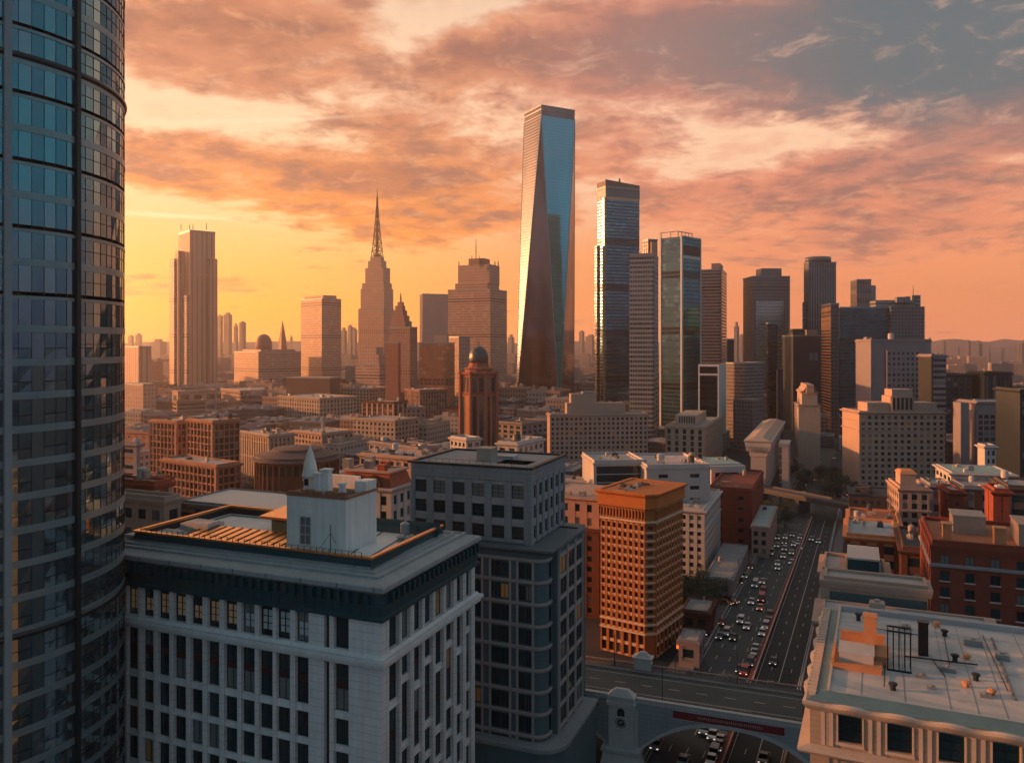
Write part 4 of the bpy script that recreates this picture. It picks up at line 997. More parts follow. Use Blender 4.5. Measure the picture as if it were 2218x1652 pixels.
def rl(x, y): 
    q = c8(x, y); return RB.loc(q[0], q[1], ZT)
TER = plain('terracotta parapet', (.62, .26, .12), .8, var=.2, vs=.6)
BLK = plain('black duct', (.012, .016, .02), .4, .2)
def box8(name, x, y, wx, wy, h, mt, z=0.0, extra=None):
    q = rl(x, y); mb = MB(); mb.box(q[0], q[0]+wx, q[1], q[1]+wy, ZT+z, ZT+z+h); mb.box(q[0]-.08, q[0]+wx+.08, q[1]-.08, q[1]+wy+.08, ZT+z+h, ZT+z+h+.12)
    if extra: extra(mb, q)
    return mb.build(name, mt, RB.root)
def ext(mb, q):
    mb.box(q[0]-.3, q[0]+.0, q[1], q[1]+5.0, ZT, ZT+1.1)
box8('plant_base', 1040, 1000, 4.6, 4.4, .5, TER, extra=ext)
box8('plant_house', 1070, 985, 3.4, 3.4, 1.0, WHITE, .5)
box8('plant_wall', 1080, 850, 4.6, .35, 1.5, TER)
box8('shaft_base', 1225, 975, 2.4, 3.6, 1.0, TER)
box8('stair_hatch', 1222, 935, 1.3, 1.5, 3.6, TER, .9)
box8('black_shaft', 1222, 930, 1.25, .5, 3.4, BLK, .9)
box8('black_duct', 1562, 920, 1.0, .9, 3.6, BLK)
q = rl(1372, 1012); mb = MB()
for k in range(5): mb.bar((q[0]+k*.55, q[1], ZT), (q[0]+k*.55, q[1], ZT+4.2), .07)
for k in range(5): mb.bar((q[0]+k*.55, q[1]+1.6, ZT), (q[0]+k*.55, q[1]+1.6, ZT+4.2), .07)
mb.bar((q[0]-.1, q[1], ZT+4.2), (q[0]+2.3, q[1], ZT+4.2), .12); mb.bar((q[0]-.1, q[1]+1.6, ZT+4.2), (q[0]+2.3, q[1]+1.6, ZT+4.2), .12)
mb.bar((q[0]-.1, q[1], ZT+.1), (q[0]+2.3, q[1], ZT+.1), .12); mb.bar((q[0], q[1], ZT+4.2), (q[0], q[1]+1.6, ZT+4.2), .1); mb.bar((q[0]+2.2, q[1], ZT+4.2), (q[0]+2.2, q[1]+1.6, ZT+4.2), .1)
mb.build('steel_frame', BLK, RB.root)
for (x, y, h_) in ((1190, 705, .7), (1405, 1135, .5), (1680, 745, .4), (1790, 960, .6), (1725, 800, .5), (1920, 1075, .5), (1860, 1115, .3), (2020, 1165, .3), (1280, 700, .3), (1865, 945, .3)):
    q = rl(x, y); mb = MB(); mb.lathe(q[0], q[1], [(.28, ZT), (.24, ZT+h_), (.42, ZT+h_), (.42, ZT+h_+.2), (.1, ZT+h_+.3)], 8); mb.build('roof_vent', DARKM if h_ > .45 else TER, RB.root)
for (xa_, ya_, xb_, yb_) in ((1350, 1120, 1360, 900), (1640, 940, 1730, 1060), (1720, 800, 1760, 1000), (1960, 800, 2120, 1150), (1300, 760, 1560, 800)):
    q = rl(xa_, ya_); q2 = rl(xb_, yb_); mb = MB(); mb.bar((q[0], q[1], ZT+.12), (q2[0], q2[1], ZT+.12), .05, n=5); mb.build('cable_run', DARKM, RB.root)
for (x, y, a1, a2, a3) in ((1700, 1020, 1.4, 1.1, .5), (1560, 1060, .8, .8, .3), (1460, 760, 1.0, .8, .5), (1850, 860, 1.8, 1.2, .7), (2050, 950, 1.2, 1.4, .6), (1620, 1130, .7, .5, .3), (1950, 1180, .9, .6, .35)):
    q = rl(x, y); mb = MB(); mb.box(q[0], q[0]+a1, q[1], q[1]+a2, ZT+.12, ZT+a3); mb.box(q[0]-.06, q[0]+a1+.06, q[1]-.06, q[1]+a2+.06, ZT, ZT+.12)
    for k in range(4): mb.box(q[0]-.03, q[0], q[1]+.1, q[1]+a2-.1, ZT+.15+k*(a3-.2)/4, ZT+.18+k*(a3-.2)/4)
    mb.lathe(q[0]+a1/2, q[1]+a2/2, [(.25, ZT+a3), (.25, ZT+a3+.1), (.1, ZT+a3+.12)], 10); mb.build('roof_unit', METAL, RB.root)
q = rl(1480, 940); mb = MB(); mb.bar((q[0], q[1], ZT+.25), (q[0]+7, q[1]+.6, ZT+.25), .09, n=6); mb.build('roof_pipe', DARKM, RB.root)
RB.glaze(GLASS, split=2)

# unseen block added behind the curved glass tower to shade the grey tower
HT = thing('added_shade_tower', 'unseen dark tower block added behind the curved glass tower to shade the grey tower', 'office building', (-162, 156, 0))
mb = MB(); mb.box(0, 50, 0, 56, 0, 118); mb.build('wall', facade('shade tower face', (.20, .21, .22), (.04, .06, .07), 3.4, 3.9, .6, .5, .15, .5), HT)
mb = MB(); mb.ring(0, 50, 0, 46, [(0, 117), (.6, 117.4), (.6, 118.6), (-.5, 118.6), (-.5, 118)]); mb.box(12, 34, 10, 30, 118, 123); mb.build('roof', METAL, HT)
# ================================================================== middle distance
PINKW = plain('pink beige stone', (.46, .31, .25), .85, var=.15, vs=.2, streak=.1)
MAUVE = plain('mauve stone', (.28, .24, .26), .85, var=.15, vs=.2)
RUST = plain('rust coloured frame', (.42, .16, .08), .8, var=.25, vs=.2)
# -- left of the expressway
b = block('brick_building', 'dark brick building with a cream top storey squeezed left of the orange building', 'building', 1318, 262, 1185, 1360, 1150, BROWN, fh=3.4, bw=4.2, pw=.6, sh=.5, clut=0, cornice=.4, par=0, seed=3)
top = Blk.__new__(Blk); top.__dict__.update(b.__dict__); top.panes = []; top.root = link('top_storey', None, b.root, (0, 0, b.h+.1)); top.z0 = b.h+.1; th = zat(1083, 262)-b.h-.1
mb = MB(); mb.box(.3, b.wr-.3, .3, b.wl-.3, 0, th); top.lattice(mb, 'L', .3, b.wl-.3, .2, th-1.0, max(3, round(b.wl/4.4)), 2, .6, .45, .3, -.3); mb.ring(.3, b.wr-.3, .3, b.wl-.3, [(0, th-.8), (.8, th-.4), (.8, th), (-.4, th)]); mb.build('wall', PINKW, top.root); top.glaze(split=0)
mb = MB(); mb.box(.6, b.wr-.6, .6, b.wl-.6, th-.4, th-.1); mb.build('roof', ROOFM, top.root)
for k in range(5): mb = MB(); mb.box(3, 5, 4+k*5, 6+k*5, th-.1, th+1.2+.4*(k % 2)); mb.build('roof_unit', METAL if k % 2 else CREAM, top.root)
block('white_corner_building', 'white stone building of many storeys with a grey mansard rim right of the orange building', 'building', 1524, 307, 1455, 1559, 1107, WHITE, fh=3.15, bw=3.0, pw=.45, sh=.45, clut=9, seed=8, cornice=.9, belt=(7.5,), big=1.2)
g1 = block('brick_warehouse', 'plain red brick block with a dark roof behind the white corner building', 'building', 1628, 352, 1536, 1652, 1063, BRICK, fh=5.0, bw=8, pw=.75, sh=.65, clut=4, seed=9, cornice=.3, roof=plain('red brown roof', (.20, .06, .045), .9), belt=(9, 16))
block('low_shop', 'small low building with a pale teal roof at the kerb of the brick block', 'building', 1664, 338, 1628, 1681, 1142, CREAM, fh=4, bw=4, clut=1, seed=2, cornice=.2, roof=plain('pale teal roof', (.34, .42, .43), .7), par=.3)
block('flat_garage', 'low concrete building with a wide empty pale roof below the white corner building', 'building', 1585, 282, 1527, 1618, 1256, GREYS, fh=4, bw=5, clut=2, seed=12, cornice=.2, par=.4, roof=plain('garage roof', (.28, .27, .28), .9, var=.3, vs=.15))
block('brown_shed', 'low brown building with a grey roof beside the foot of the orange building', 'building', 1535, 248, 1478, 1548, 1328, BROWN, fh=4, bw=5, clut=1, seed=13, cornice=.3, par=.4, roof=plain('blue grey roof', (.20, .24, .27), .8))
block('kerbside_block', 'small pale plastered block by the pavement below the brown shed', 'building', 1512, 222, 1470, 1524, 1392, MAUVE, fh=4, bw=6, clut=0, cornice=.2, par=.3)
# white slab with the flared top
h1 = Blk('flared_tower', 'white windowless tower with a flared stepped top standing left of the avenue', 'building', 1659, 480, 1626, 1690, 988, 22)
mb = MB(); mb.box(0, h1.wr, 0, h1.wl, 0, h1.h); h1.put(mb, 'wall', plain('bare white slab', (.44, .39, .38), .8, var=.08, streak=.1))
for e, z0, z1 in ((.9, h1.h, h1.h+3.0), (3.2, h1.h+3.2, h1.h+8.0), (3.8, h1.h+8.2, h1.h+9.2)):
    mb = MB(); mb.frus((-e*.7, h1.wr+e*.7, -e*.7, h1.wl+e*.7), (-e, h1.wr+e, -e, h1.wl+e), z0-.2, z1); h1.put(mb, 'flared_cap', WHITE)
mb = MB(); mb.frus((-3, h1.wr+3, -3, h1.wl+3), (2, h1.wr-2, 2, h1.wl-2), h1.h+9.2, h1.h+11.2); h1.put(mb, 'roof', CREAM)
mb = MB(); 
for k in range(8): mb.box(-3.3, -3.15, 1+k*1.4, 1.5+k*1.4, h1.h+3.4, h1.h+6); 
h1.put(mb, 'frieze', GREYS)
h2 = tower('narrow_slab', 'narrow pale slab with a dark recessed side right of the flared tower', 'building', 1708, 455, 1688, 1712, 962, facade('slab face', (.36, .30, .30), (.10, .09, .1), 9, 4, .2, .9), 22)
# the cream slender tower with a pyramid top
i1 = block('slender_cream_tower', 'slender cream tower with a small stepped pyramid roof at the head of the avenue', 'building', 1766, 570, 1721, 1777, 872, CREAM, a=14, fh=4.0, bw=4.4, pw=.52, sh=.5, clut=0, cornice=.5, par=.6, belt=(9, 38), split=0)
for (e, y0, y1, nm) in ((2.0, 872, 848, 'lantern'),):
    zt = zat(846, 570); mb = MB(); mb.box(e, i1.wr-e*.6, e, i1.wl-e, i1.h, zt); mb.build('lantern', CREAM, i1.root)
    mb = MB()
    for k in range(4): mb.box(e-.1, e, e+.6+k*2.6, e+1.9+k*2.6, i1.h+1.6, zt-1.6)
    mb.build('lantern_openings', DARKM, i1.root)
    mb = MB(); mb.ring(e, i1.wr-e*.6, e, i1.wl-e, [(0, zt-.3), (.9, zt), (.9, zt+.6), (-1, zt+1.6), (-2.0, zt+3.4), (-3.4, zt+4.2)]); mb.box(e+2.6, i1.wr-e-2.4, e+2.6, i1.wl-e-2.6, zt, zt+5.6); mb.build('roof', PINKW, i1.root)
# beige building with two tone vertical windows
x1 = block('beige_block', 'beige block with vertical window strips and a roof pavilion left of the white framed tower', 'building', 1525, 560, 1441, 1565, 926, CREAM, fh=4.2, bw=5.0, pw=.55, sh=.25, clut=3, seed=21, cornice=.5, big=1.6)
ob = vol(x1, 'roof_pavilion', 1508, 10, 1462, 1530, 900, 927, CREAM); 
mb = MB(); 
for k in range(7): mb.box(ob[1]-.12, ob[1]+.02, ob[2]+1+k*1.7, ob[2]+1.9+k*1.7, x1.h+2.0, x1.h+6.5)
x1.put(mb, 'pavilion_openings', DARKM)
# hotel with the sunlit end wall
w1 = block('wide_hotel', 'wide beige hotel with a grid of small windows and a bright orange sunlit end wall', 'hotel', 1192, 550, 1174, 1403, 899, PINKW, a=84, fh=3.35, bw=3.3, pw=.45, sh=.42, clut=3, seed=31, cornice=.5, faces='R', par=.8, wl=15)
vol(w1, 'penthouse', 1228, 5, 1226, 1354, 873, 902, PINKW, wl=8, a=84); vol(w1, 'lift_tower', 1237, 6, 1235, 1291, 853, 880, PINKW, wl=8, a=84)
vol(w1, 'roof_house', 1262, 7, 1260, 1286, 848, 856, GREYS, wl=5, a=84)
# white long block with dark glass, sunlit end
y1 = block('white_long_block', 'long low white block with dark glass front and sunlit end wall behind the orange building', 'building', 1287, 330, 1270, 1396, 1003, WHITE, a=84, fh=3.4, bw=30, pw=.02, sh=.1, clut=6, seed=33, cornice=.3, faces='R', wl=26, par=1.2, dep=.25)
y2 = block('pink_roofed_block', 'pale pink low block with scattered roof hatches right of the long white block', 'building', 1402, 322, 1398, 1538, 1012, WHITE, a=84, fh=5, bw=12, pw=.7, sh=.7, clut=9, seed=34, cornice=.3, faces='R', wl=34, par=1.0, roof=plain('pale pink roof', (.55, .44, .42), .9))
y3 = Blk('white_portal_building', 'white building with a dark opening framed like a portal above the brick block', 'building', 1537, 400, 1533, 1611, 1008, 84, wl=26)
mb = MB(); mb.box(0, y3.wr, 0, y3.wl, 0, y3.h); mb.box(.0, y3.wr, -2.4, 0, y3.h-3.2, y3.h+.02); mb.box(-.02, 2.0, -2.38, 0, 0, y3.h-3.2); mb.box(y3.wr-3.6, y3.wr+.02, -2.38, 0, 0, y3.h-3.2); y3.put(mb, 'wall', WHITE)
mb = MB(); mb.box(2.0, y3.wr-3.6, -.3, -.01, 0, y3.h-3.2); y3.put(mb, 'window', GLASS); mb = MB(); mb.box(.6, y3.wr-.6, .6, y3.wl-1, y3.h, y3.h+.6); y3.put(mb, 'roof', plain('verdigris roof', (.24, .36, .36), .6))
y3.clutter(5, 6)
y4 = block('white_strip_building', 'low white building with a dark band just right of the grey tower', 'building', 1272, 345, 1180, 1284, 1045, WHITE, fh=4, bw=22, pw=.04, sh=.3, clut=3, seed=36, cornice=.2)
# -- behind the pale office block
z1 = block('arched_dormer_building', 'ornate white building with a red mansard and two big arched dormers', 'building', 846, 205, 737, 890, 1058, WHITE, fh=4.0, bw=4.0, pw=.5, sh=.4, clut=0, par=0, cornice=.8)
RM = plain('red mansard', (.42, .10, .055), .75, var=.2, vs=.5); H = z1.h
mb = MB(); mb.frus((-.2, z1.wr+.2, -.2, z1.wl+.2), (1.0, z1.wr-1, 1.0, z1.wl-1), H, H+3.6); mb.build('mansard', RM, z1.root)
mb = MB(); mb.ring(1, z1.wr-1, 1, z1.wl-1, [(-.3, H+3.5), (.6, H+3.6), (.6, H+4.1), (-.6, H+4.1)]); mb.box(1.4, z1.wr-1.4, 1.4, z1.wl-1.4, H+3.6, H+3.9); mb.build('roof', plain('rose coping', (.56, .34, .28), .8), z1.root)
for yc in (z1.wl*.34, z1.wl*.72):
    vs = []; mb = MB(); n = 14; r = 2.7
    for k in range(n+1):
        t = pi*k/n
        for rr, xx in ((r, -.9), (r*.78, -.9), (r, 1.2), (r*.78, 1.2)): vs.append((xx, yc+rr*cos(t), H+.2+rr*1.05*sin(t)))
    fs = []
    for k in range(n): a = 4*k; c = a+4; fs += [(a, c, c+1, a+1), (a+2, c+2, c, a), (a+1, c+1, c+3, a+3)]
    mb.add(vs, fs); dm = mb.build('arched_dormer', BROWN, z1.root)
    mb = MB(); vs = [(-.4, yc+r*.78*cos(pi*k/n), H+.2+r*.82*sin(pi*k/n)) for k in range(n+1)]; mb.add(vs, [tuple(range(n+1))]); mb.build('arch_window', GLASS, dm)
for k, (x, y) in enumerate(((2, 3), (5, 9), (2.5, 14), (7, 5), (6, 16), (9, 11))):
    mb = MB(); mb.box(x, x+1.6, y, y+2.2, H+3.9, H+5.4+.5*(k % 3)); mb.box(x-.1, x+1.7, y-.1, y+2.3, H+5.2, H+5.6); mb.build('roof_unit', (RM, CREAM, METAL)[k % 3], z1.root)
block('stone_tower_house', 'small stone block with square windows at the left edge of the white roofs', 'building', 356, 178, 236, 390, 1084, PINKW, fh=4.4, bw=4.2, pw=.45, sh=.5, clut=0, cornice=.4, par=.8, split=1)
block('stone_upper_house', 'stepped upper part of stone with a reddish rim above the small stone block', 'building', 334, 190, 232, 372, 1050, PINKW, fh=3.6, bw=4.2, pw=.5, sh=.5, clut=3, seed=5, cornice=.4, par=.8, trim=RM)
block('white_roofed_hall', 'long dark walled hall with a broad white roof directly behind the office block', 'building', 660, 172, 388, 700, 1112, DKF, fh=5, bw=6, pw=.3, sh=.4, clut=0, cornice=.6, par=.35, roof=plain('white hall roof', (.66, .62, .60), .7, var=.1), wr=17, trim=plain('hall eaves', (.24, .20, .20), .8))
# unfinished frame building
CF = plain('rust brown concrete frame', (.40, .20, .14), .85, var=.25, vs=.2)  # rust brown base colour for the whole frame
cg = pane_mat('frame building glass', (.03, .022, .025), (.10, .06, .05), .2, .5, .2)
f1 = block('frame_building', 'rust coloured frame building of open floors on a wider podium at the left', 'building', 461, 440, 407, 518, 914, CF, a=38, fh=3.7, bw=3.4, pw=.16, sh=.16, dep=.7, clut=4, seed=51, cornice=.6, glass=cg)
f2 = block('frame_wing', 'lower rust coloured wing of open floors joined left of the frame building', 'building', 382, 470, 326, 430, 914, CF, a=30, fh=3.7, bw=3.4, pw=.16, sh=.16, dep=.7, clut=3, seed=52, cornice=.5, glass=cg)
f3 = block('frame_podium', 'wide rust coloured podium of three open floors under the frame building', 'building', 469, 395, 352, 520, 1010, CF, a=34, fh=4.0, bw=3.6, pw=.16, sh=.2, dep=.8, clut=5, seed=53, cornice=.6, glass=cg)
block('rust_annex', 'small rust red annex with a stepped roof left of the podium', 'building', 350, 330, 296, 372, 1037, BRICK, fh=3.6, bw=4, clut=4, seed=54)
block('striped_balconies', 'narrow building of pale balcony bands at the edge of the glass tower', 'building', 296, 330, 240, 303, 962, MAUVE, fh=3.3, bw=30, pw=.02, sh=.5, dep=.9, clut=1, seed=55)
block('pink_slab_low', 'plain pink brick block beneath the hazy striped towers at far left', 'building', 322, 560, 240, 330, 938, plain('pink brick', (.42, .20, .14), .9), fh=4, bw=7, pw=.7, sh=.7, clut=2, seed=56)
# ornate colonnade
s1 = block('colonnade_building', 'cream classical building with tall columns and a crowded roofline right of the frame building', 'building', 583, 520, 517, 637, 944, CREAM, a=44, fh=14, bw=3.2, pw=.5, sh=.12, dep=.8, clut=8, seed=57, cornice=1.1, belt=(4.5,), big=1.6)
mb = MB()
for k in range(6): mb.lathe(s1.wr*.2+k*2.6, s1.wl*.3+k, [(1.3, s1.h), (1.3, s1.h+1.4), (.9, s1.h+2.3), (.1, s1.h+3)], 8)
s1.put(mb, 'turrets', CREAM) if False else None
block('pale_museum_block', 'low pale block with layered cornices behind the dark rotunda', 'building', 697, 560, 634, 764, 940, PINKW, a=40, fh=3.8, bw=4, clut=7, seed=58, cornice=1.0, belt=(5, 10), big=1.6)
# dark rotunda
o = at(644, 392); rt = thing('rotunda', 'dark round hall with a shallow roof and ringed eaves behind the white roofs', 'building', (o.x, o.y, 0)); zt = zat(1000, 372); r = 20.5
mb = MB(); mb.lathe(0, 0, [(r-1.2, 0), (r-1.2, zt-1)], 40)
for k in range(40):
    t = 2*pi*k/40; mb.box(-.01, .01, -.01, .01, 0, .01) if False else mb.lathe((r-.9)*cos(t), (r-.9)*sin(t), [(.45, 0), (.45, zt-1)], 6)
mb.build('wall', BROWN, rt)
mb = MB(); mb.lathe(0, 0, [(r, zt-1.4), (r+1, zt-1), (r+1, zt-.4), (r-1, zt), (r-1, zt+1.2), (r-2.5, zt+1.4), (r-9, zt+3.0), (r-9, zt+4.0), (r-14, zt+4.6), (2, zt+5)], 40); mb.build('roof', plain('brown grey roof', (.12, .09, .09), .8), rt)
mb = MB(); mb.lathe(0, 0, [(r-1.15, zt-7), (r-1.15, zt-2.4)], 40); mb.build('window', GLASS, rt)
# mid centre
p1_ = block('cream_office_low', 'cream block of arched and square windows stepping down in front of the gothic tower', 'building', 855, 640, 765, 905, 912, CREAM, a=30, fh=3.9, bw=4.2, pw=.45, sh=.45, clut=3, seed=61, cornice=.8, belt=(9,), big=1.6)
p2_ = block('cream_office_high', 'taller brown topped cream block just behind the arched windows block', 'building', 852, 680, 784, 882, 872, PINKW, a=30, fh=3.9, bw=6, pw=.3, sh=.5, clut=3, seed=62, cornice=.7, trim=BROWN, big=1.6)
block('vertical_pier_block', 'mid rise block with strong vertical piers between the cream block and the domed tower', 'building', 880, 720, 866, 921, 884, MAUVE, a=60, fh=4, bw=5, pw=.5, sh=.4, clut=2, seed=63)
sb = block('ribbed_brown_block', 'brown block with ribbed front and banded side left of the domed tower', 'building', 909, 800, 877, 968, 846, plain('brown rib', (.26, .15, .13), .85), a=58, fh=3.7, bw=3.0, pw=.4, sh=.12, clut=3, seed=64, cornice=.5)
block('curved_roof_hall', 'long low hall with a dark sloping roof in front of the domed tower', 'building', 905, 440, 800, 948, 972, MAUVE, a=45, fh=4, bw=6, clut=4, seed=65, roof=ROOFD, big=1.4)
block('low_terrace_row', 'low jumbled row with chimneys and pale parapets above the red mansard', 'building', 905, 330, 780, 960, 994, PINKW, a=30, fh=3.6, bw=4, clut=14, seed=66, big=1.1, par=.7)
block('pale_drum_base', 'small pale building with a broad light roof before the domed tower', 'building', 1010, 420, 976, 1040, 952, WHITE, a=50, fh=3.6, bw=4, clut=0)
block('white_roof_terrace', 'white roof terrace building peeping over the grey tower', 'building', 1120, 360, 1078, 1176, 962, WHITE, a=30, fh=3.8, bw=5, clut=5, seed=67, big=1.4)
block('dark_roof_hall', 'hall with a broad dark roof in front of the tallest tower', 'building', 1130, 620, 1075, 1186, 918, MAUVE, a=40, fh=4, bw=6, clut=2, seed=68, roof=ROOFD)
# domed brick tower
def octo(name, label, px, d, ytop, wpx, mat, dome=True):
    o = at(px, d); r = wpx/2/F*d; t = thing(name, label, 'tower', (o.x, o.y, 0), R_(22.5)); zt = zat(ytop, d); m = d/F
    def L(prof, nm, mt, n=8, sm=False):
        mb = MB(); mb.lathe(0, 0, prof, n); ob_ = mb.build(nm, mt, t); 
        if sm: smooth(ob_)
        return ob_
    L([(r, 0), (r, zt-46*m), (r*1.06, zt-44*m)], 'base', mat); L([(r*.97, zt-44*m), (r*.93, zt-6*m), (r*1.04, zt-3*m), (r*1.04, zt), (r*.9, zt)], 'shaft', mat)
    for k in range(8):
        a = pi*k/4+pi/8; nx_, ny_ = cos(a), sin(a); ap = r*.9239
        for z0, z1, q in ((8, zt-50*m, .30), (zt-42*m, zt-10*m, .30)):
            mb = MB()
            for sx_ in (-1, 1):
                c = (nx_*ap*.975-ny_*sx_*r*.17, ny_*ap*.975+nx_*sx_*r*.17)
                w_ = r*.10; tx, ty = -ny_*w_, nx_*w_; ox, oy = nx_*.35, ny_*.35
                if z0 > 20: c = (c[0]*.965, c[1]*.965)
                mb.prism([(c[0]-tx, c[1]-ty), (c[0]+tx, c[1]+ty), (c[0]+tx+ox, c[1]+ty+oy), (c[0]-tx+ox, c[1]-ty+oy)], z0, z1)
            mb.build('window', GLASS, t)
    for k in range(8):
        a = pi*k/4; mb = MB(); mb.lathe(r*1.0*cos(a), r*1.0*sin(a), [(r*.10, 0), (r*.10, zt-44*m), (r*.085, zt-2*m), (r*.14, zt), (r*.1, zt+2*m)], 6); mb.build('pier', mat, t)
    L([(r*.72, zt), (r*.72, zt+6*m), (r*.8, zt+8*m), (r*.55, zt+12*m), (r*.5, zt+20*m), (r*.58, zt+22*m)], 'drum', mat, 12)
    R = r*.50; zb = zt+22*m
    L([(R*cos(a), zb+R*1.25*max(0, .35+sin(a))) for a in [(-.36+.1*q)*1.0 for q in range(0, 20)] if cos(a) > .02], 'dome', plain('dark copper dome', (.10, .11, .115), .35, .5), 24, True)
    L([(.5, zb+R*1.5), (.3, zb+R*1.9), (.02, zb+R*2.2)], 'finial', DARKM, 6)
octo('domed_tower', 'red brick eight sided tower with paired tall windows and a dark round dome', 1037, 600, 806, 84, plain('rose brick', (.36, .13, .09), .85, var=.2))
# -- right of the avenue
J = block('grand_hotel', 'wide pink beige hotel with rows of small windows and a columned rooftop pavilion', 'hotel', 1862, 474, 1859, 2046, 893, PINKW, a=91, fh=3.55, bw=3.9, pw=.48, sh=.46, clut=0, cornice=1.0, belt=(5.2, 10.4), wl=26, faces='R', par=.8)
vol(J, 'set_back_storey', 1879, 3, 1877, 2029, 872, 895, PINKW, wl=14, a=91)
pv = vol(J, 'pavilion', 1929, 1.5, 1927, 1979, 858, 895, PINKW, wl=12, a=91)
mb = MB()
for k in range(5): mb.box(pv[1]+1.3+k*2.5, pv[1]+2.6+k*2.5, pv[2]-.12, pv[2]+.0, J.h+1.5, pv[4]-1.0)
J.put(mb, 'pavilion_openings', DARKM)
for k in range(6): mb = MB(); mb.lathe(pv[1]+.7+k*2.5, pv[2]-.5, [(.35, J.h), (.3, pv[4]-.8), (.5, pv[4]-.5)], 8); J.put(mb, 'column', CREAM)
vol(J, 'attic', 1932, 2.5, 1930, 1977, 843, 859, PINKW, wl=10, a=91)
block('white_set_back_tower', 'mauve grey tower with blank shoulders and central field of small windows behind the hotel', 'building', 1887, 640, 1885, 2016, 737, MAUVE, a=91, fh=4.2, bw=4.0, pw=.55, sh=.5, clut=4, seed=71, faces='', wl=30, big=2, cornice=.4)
K = Blk('tower_window_field', 'x', 'x', 1917, 637, 1915, 1988, 757, 91, wl=2); bpy.data.objects.remove(K.root)
kr = bpy.data.objects['white_set_back_tower']; K.root = link('window_field', None, kr, (11.2, -2.6, 0)); mb = MB(); kw = K.wr; kh = zat(757, 637); mb.box(0, kw, 0, 2.4, 4, kh)
K.lattice(mb, 'R', .1, kw-.1, kh-60, kh-1, 7, 14, .5, .5, .4); mb.build('wall', MAUVE, K.root); K.glaze(split=0)
block('black_striped_block', 'narrow black building with pale floor stripes right of the mauve tower', 'building', 2018, 560, 2016, 2049, 770, plain('black cladding', (.035, .04, .045), .5), a=92, fh=4, bw=20, pw=.03, sh=.5, wl=20, clut=3, seed=72, trim=MAUVE, faces='R')
block('dark_teal_block', 'dark teal office block with a slanting top among the right hand towers', 'building', 2048, 610, 2046, 2105, 812, plain('dark teal cladding', (.03, .05, .06), .5), a=92, fh=4, bw=5, pw=.3, sh=.3, wl=26, clut=2, seed=73, faces='R')
l6 = block('framed_glass_block', 'glass block in a pale concrete frame near the right edge', 'building', 2116, 520, 2114, 2211, 872, MAUVE, a=93, fh=3.8, bw=4.0, pw=.2, sh=.3, wl=24, clut=2, seed=74, faces='R', top=6)
vol(l6, 'pale_pylon', 2081, -2, 2080, 2099, 872, None, MAUVE, wl=10, a=93)
block('dark_glass_corner', 'nearly black ribbed block with a stepped roof at the upper right', 'building', 2133, 600, 2131, 2192, 808, plain('near black cladding', (.02, .032, .038), .4), a=92, fh=40, bw=3, pw=.4, sh=.05, wl=24, clut=3, seed=75, faces='R')
block('edge_dark_block', 'dark block running out of the frame at the far right', 'building', 2210, 430, 2208, 2330, 846, plain('edge cladding', (.03, .04, .05), .5), a=93, fh=4, bw=5, pw=.25, sh=.3, wl=24, clut=2, seed=76, faces='R')
block('green_roofed_hall', 'low white hall with a pale green roof and long eaves below the framed glass block', 'building', 2062, 335, 2052, 2196, 1024, WHITE, a=104, fh=4, bw=6, pw=.3, sh=.5, wl=24, clut=4, seed=77, roof=plain('pale green copper', (.26, .40, .38), .6), par=.4, cornice=1.2)
block('white_stair_tower', 'small white tower block standing on the skyline of low roofs at right', 'building', 2134, 400, 2131, 2157, 967, WHITE, a=96, fh=4, bw=3, wl=8, clut=0, faces='R')
block('cream_corner_house', 'cream building with an orange sunlit left wall right below the grand hotel', 'building', 1949, 300, 1938, 2013, 1058, PINKW, a=104, fh=3.5, bw=3.2, pw=.4, sh=.42, clut=0, cornice=.6, belt=(7.8,), seed=78, wl=20)
vol_b = Blk('rooftop_house', 'orange lit rooftop house standing on the cream building', 'building', 1950, 304, 1939, 1985, 1026, 104, z0=zat(1058, 300)+.2, wl=8)
mb = MB(); mb.box(0, vol_b.wr, 0, vol_b.wl, 0, vol_b.h); vol_b.put(mb, 'wall', PINKW); mb = MB(); mb.frus((-.4, vol_b.wr+.4, -.4, vol_b.wl+.4), (.6, vol_b.wr-.6, 1, vol_b.wl-1), vol_b.h, vol_b.h+1.2); vol_b.put(mb, 'roof', TER)
block('mauve_back_house', 'mauve building with paired windows behind the sunken courtyard on the right', 'building', 2015, 322, 2012, 2064, 1052, MAUVE, a=104, fh=5.0, bw=4.0, pw=.55, sh=.45, clut=3, seed=79, wl=16)
block('brick_gable_house', 'plain brick house adjoining the mauve building', 'building', 2058, 300, 2056, 2088, 1066, BRICK, a=104, fh=6, bw=9, pw=.8, sh=.8, clut=1, seed=80, wl=14)
block('dark_brick_row', 'dark brick row with a long pale ledge under the green roofed hall', 'building', 2088, 318, 2086, 2180, 1056, BROWN, a=104, fh=5.5, bw=5, pw=.6, sh=.5, clut=2, seed=81, wl=16, trim=MAUVE)
rt_ = block('tall_red_wall_house', 'narrow red brick building with a glowing orange left wall near the right edge', 'building', 2154, 238, 2147, 2186, 1064, BRICK, a=108, fh=9, bw=20, pw=.9, sh=.9, clut=1, seed=82, wl=10)
block('dark_window_block', 'dark block with strip windows beyond the red brick wall at the right edge', 'building', 2184, 262, 2180, 2330, 1056, plain('dark umber', (.09, .07, .07), .8), a=108, fh=4.5, bw=6, pw=.2, sh=.5, clut=6, seed=83, wl=18)
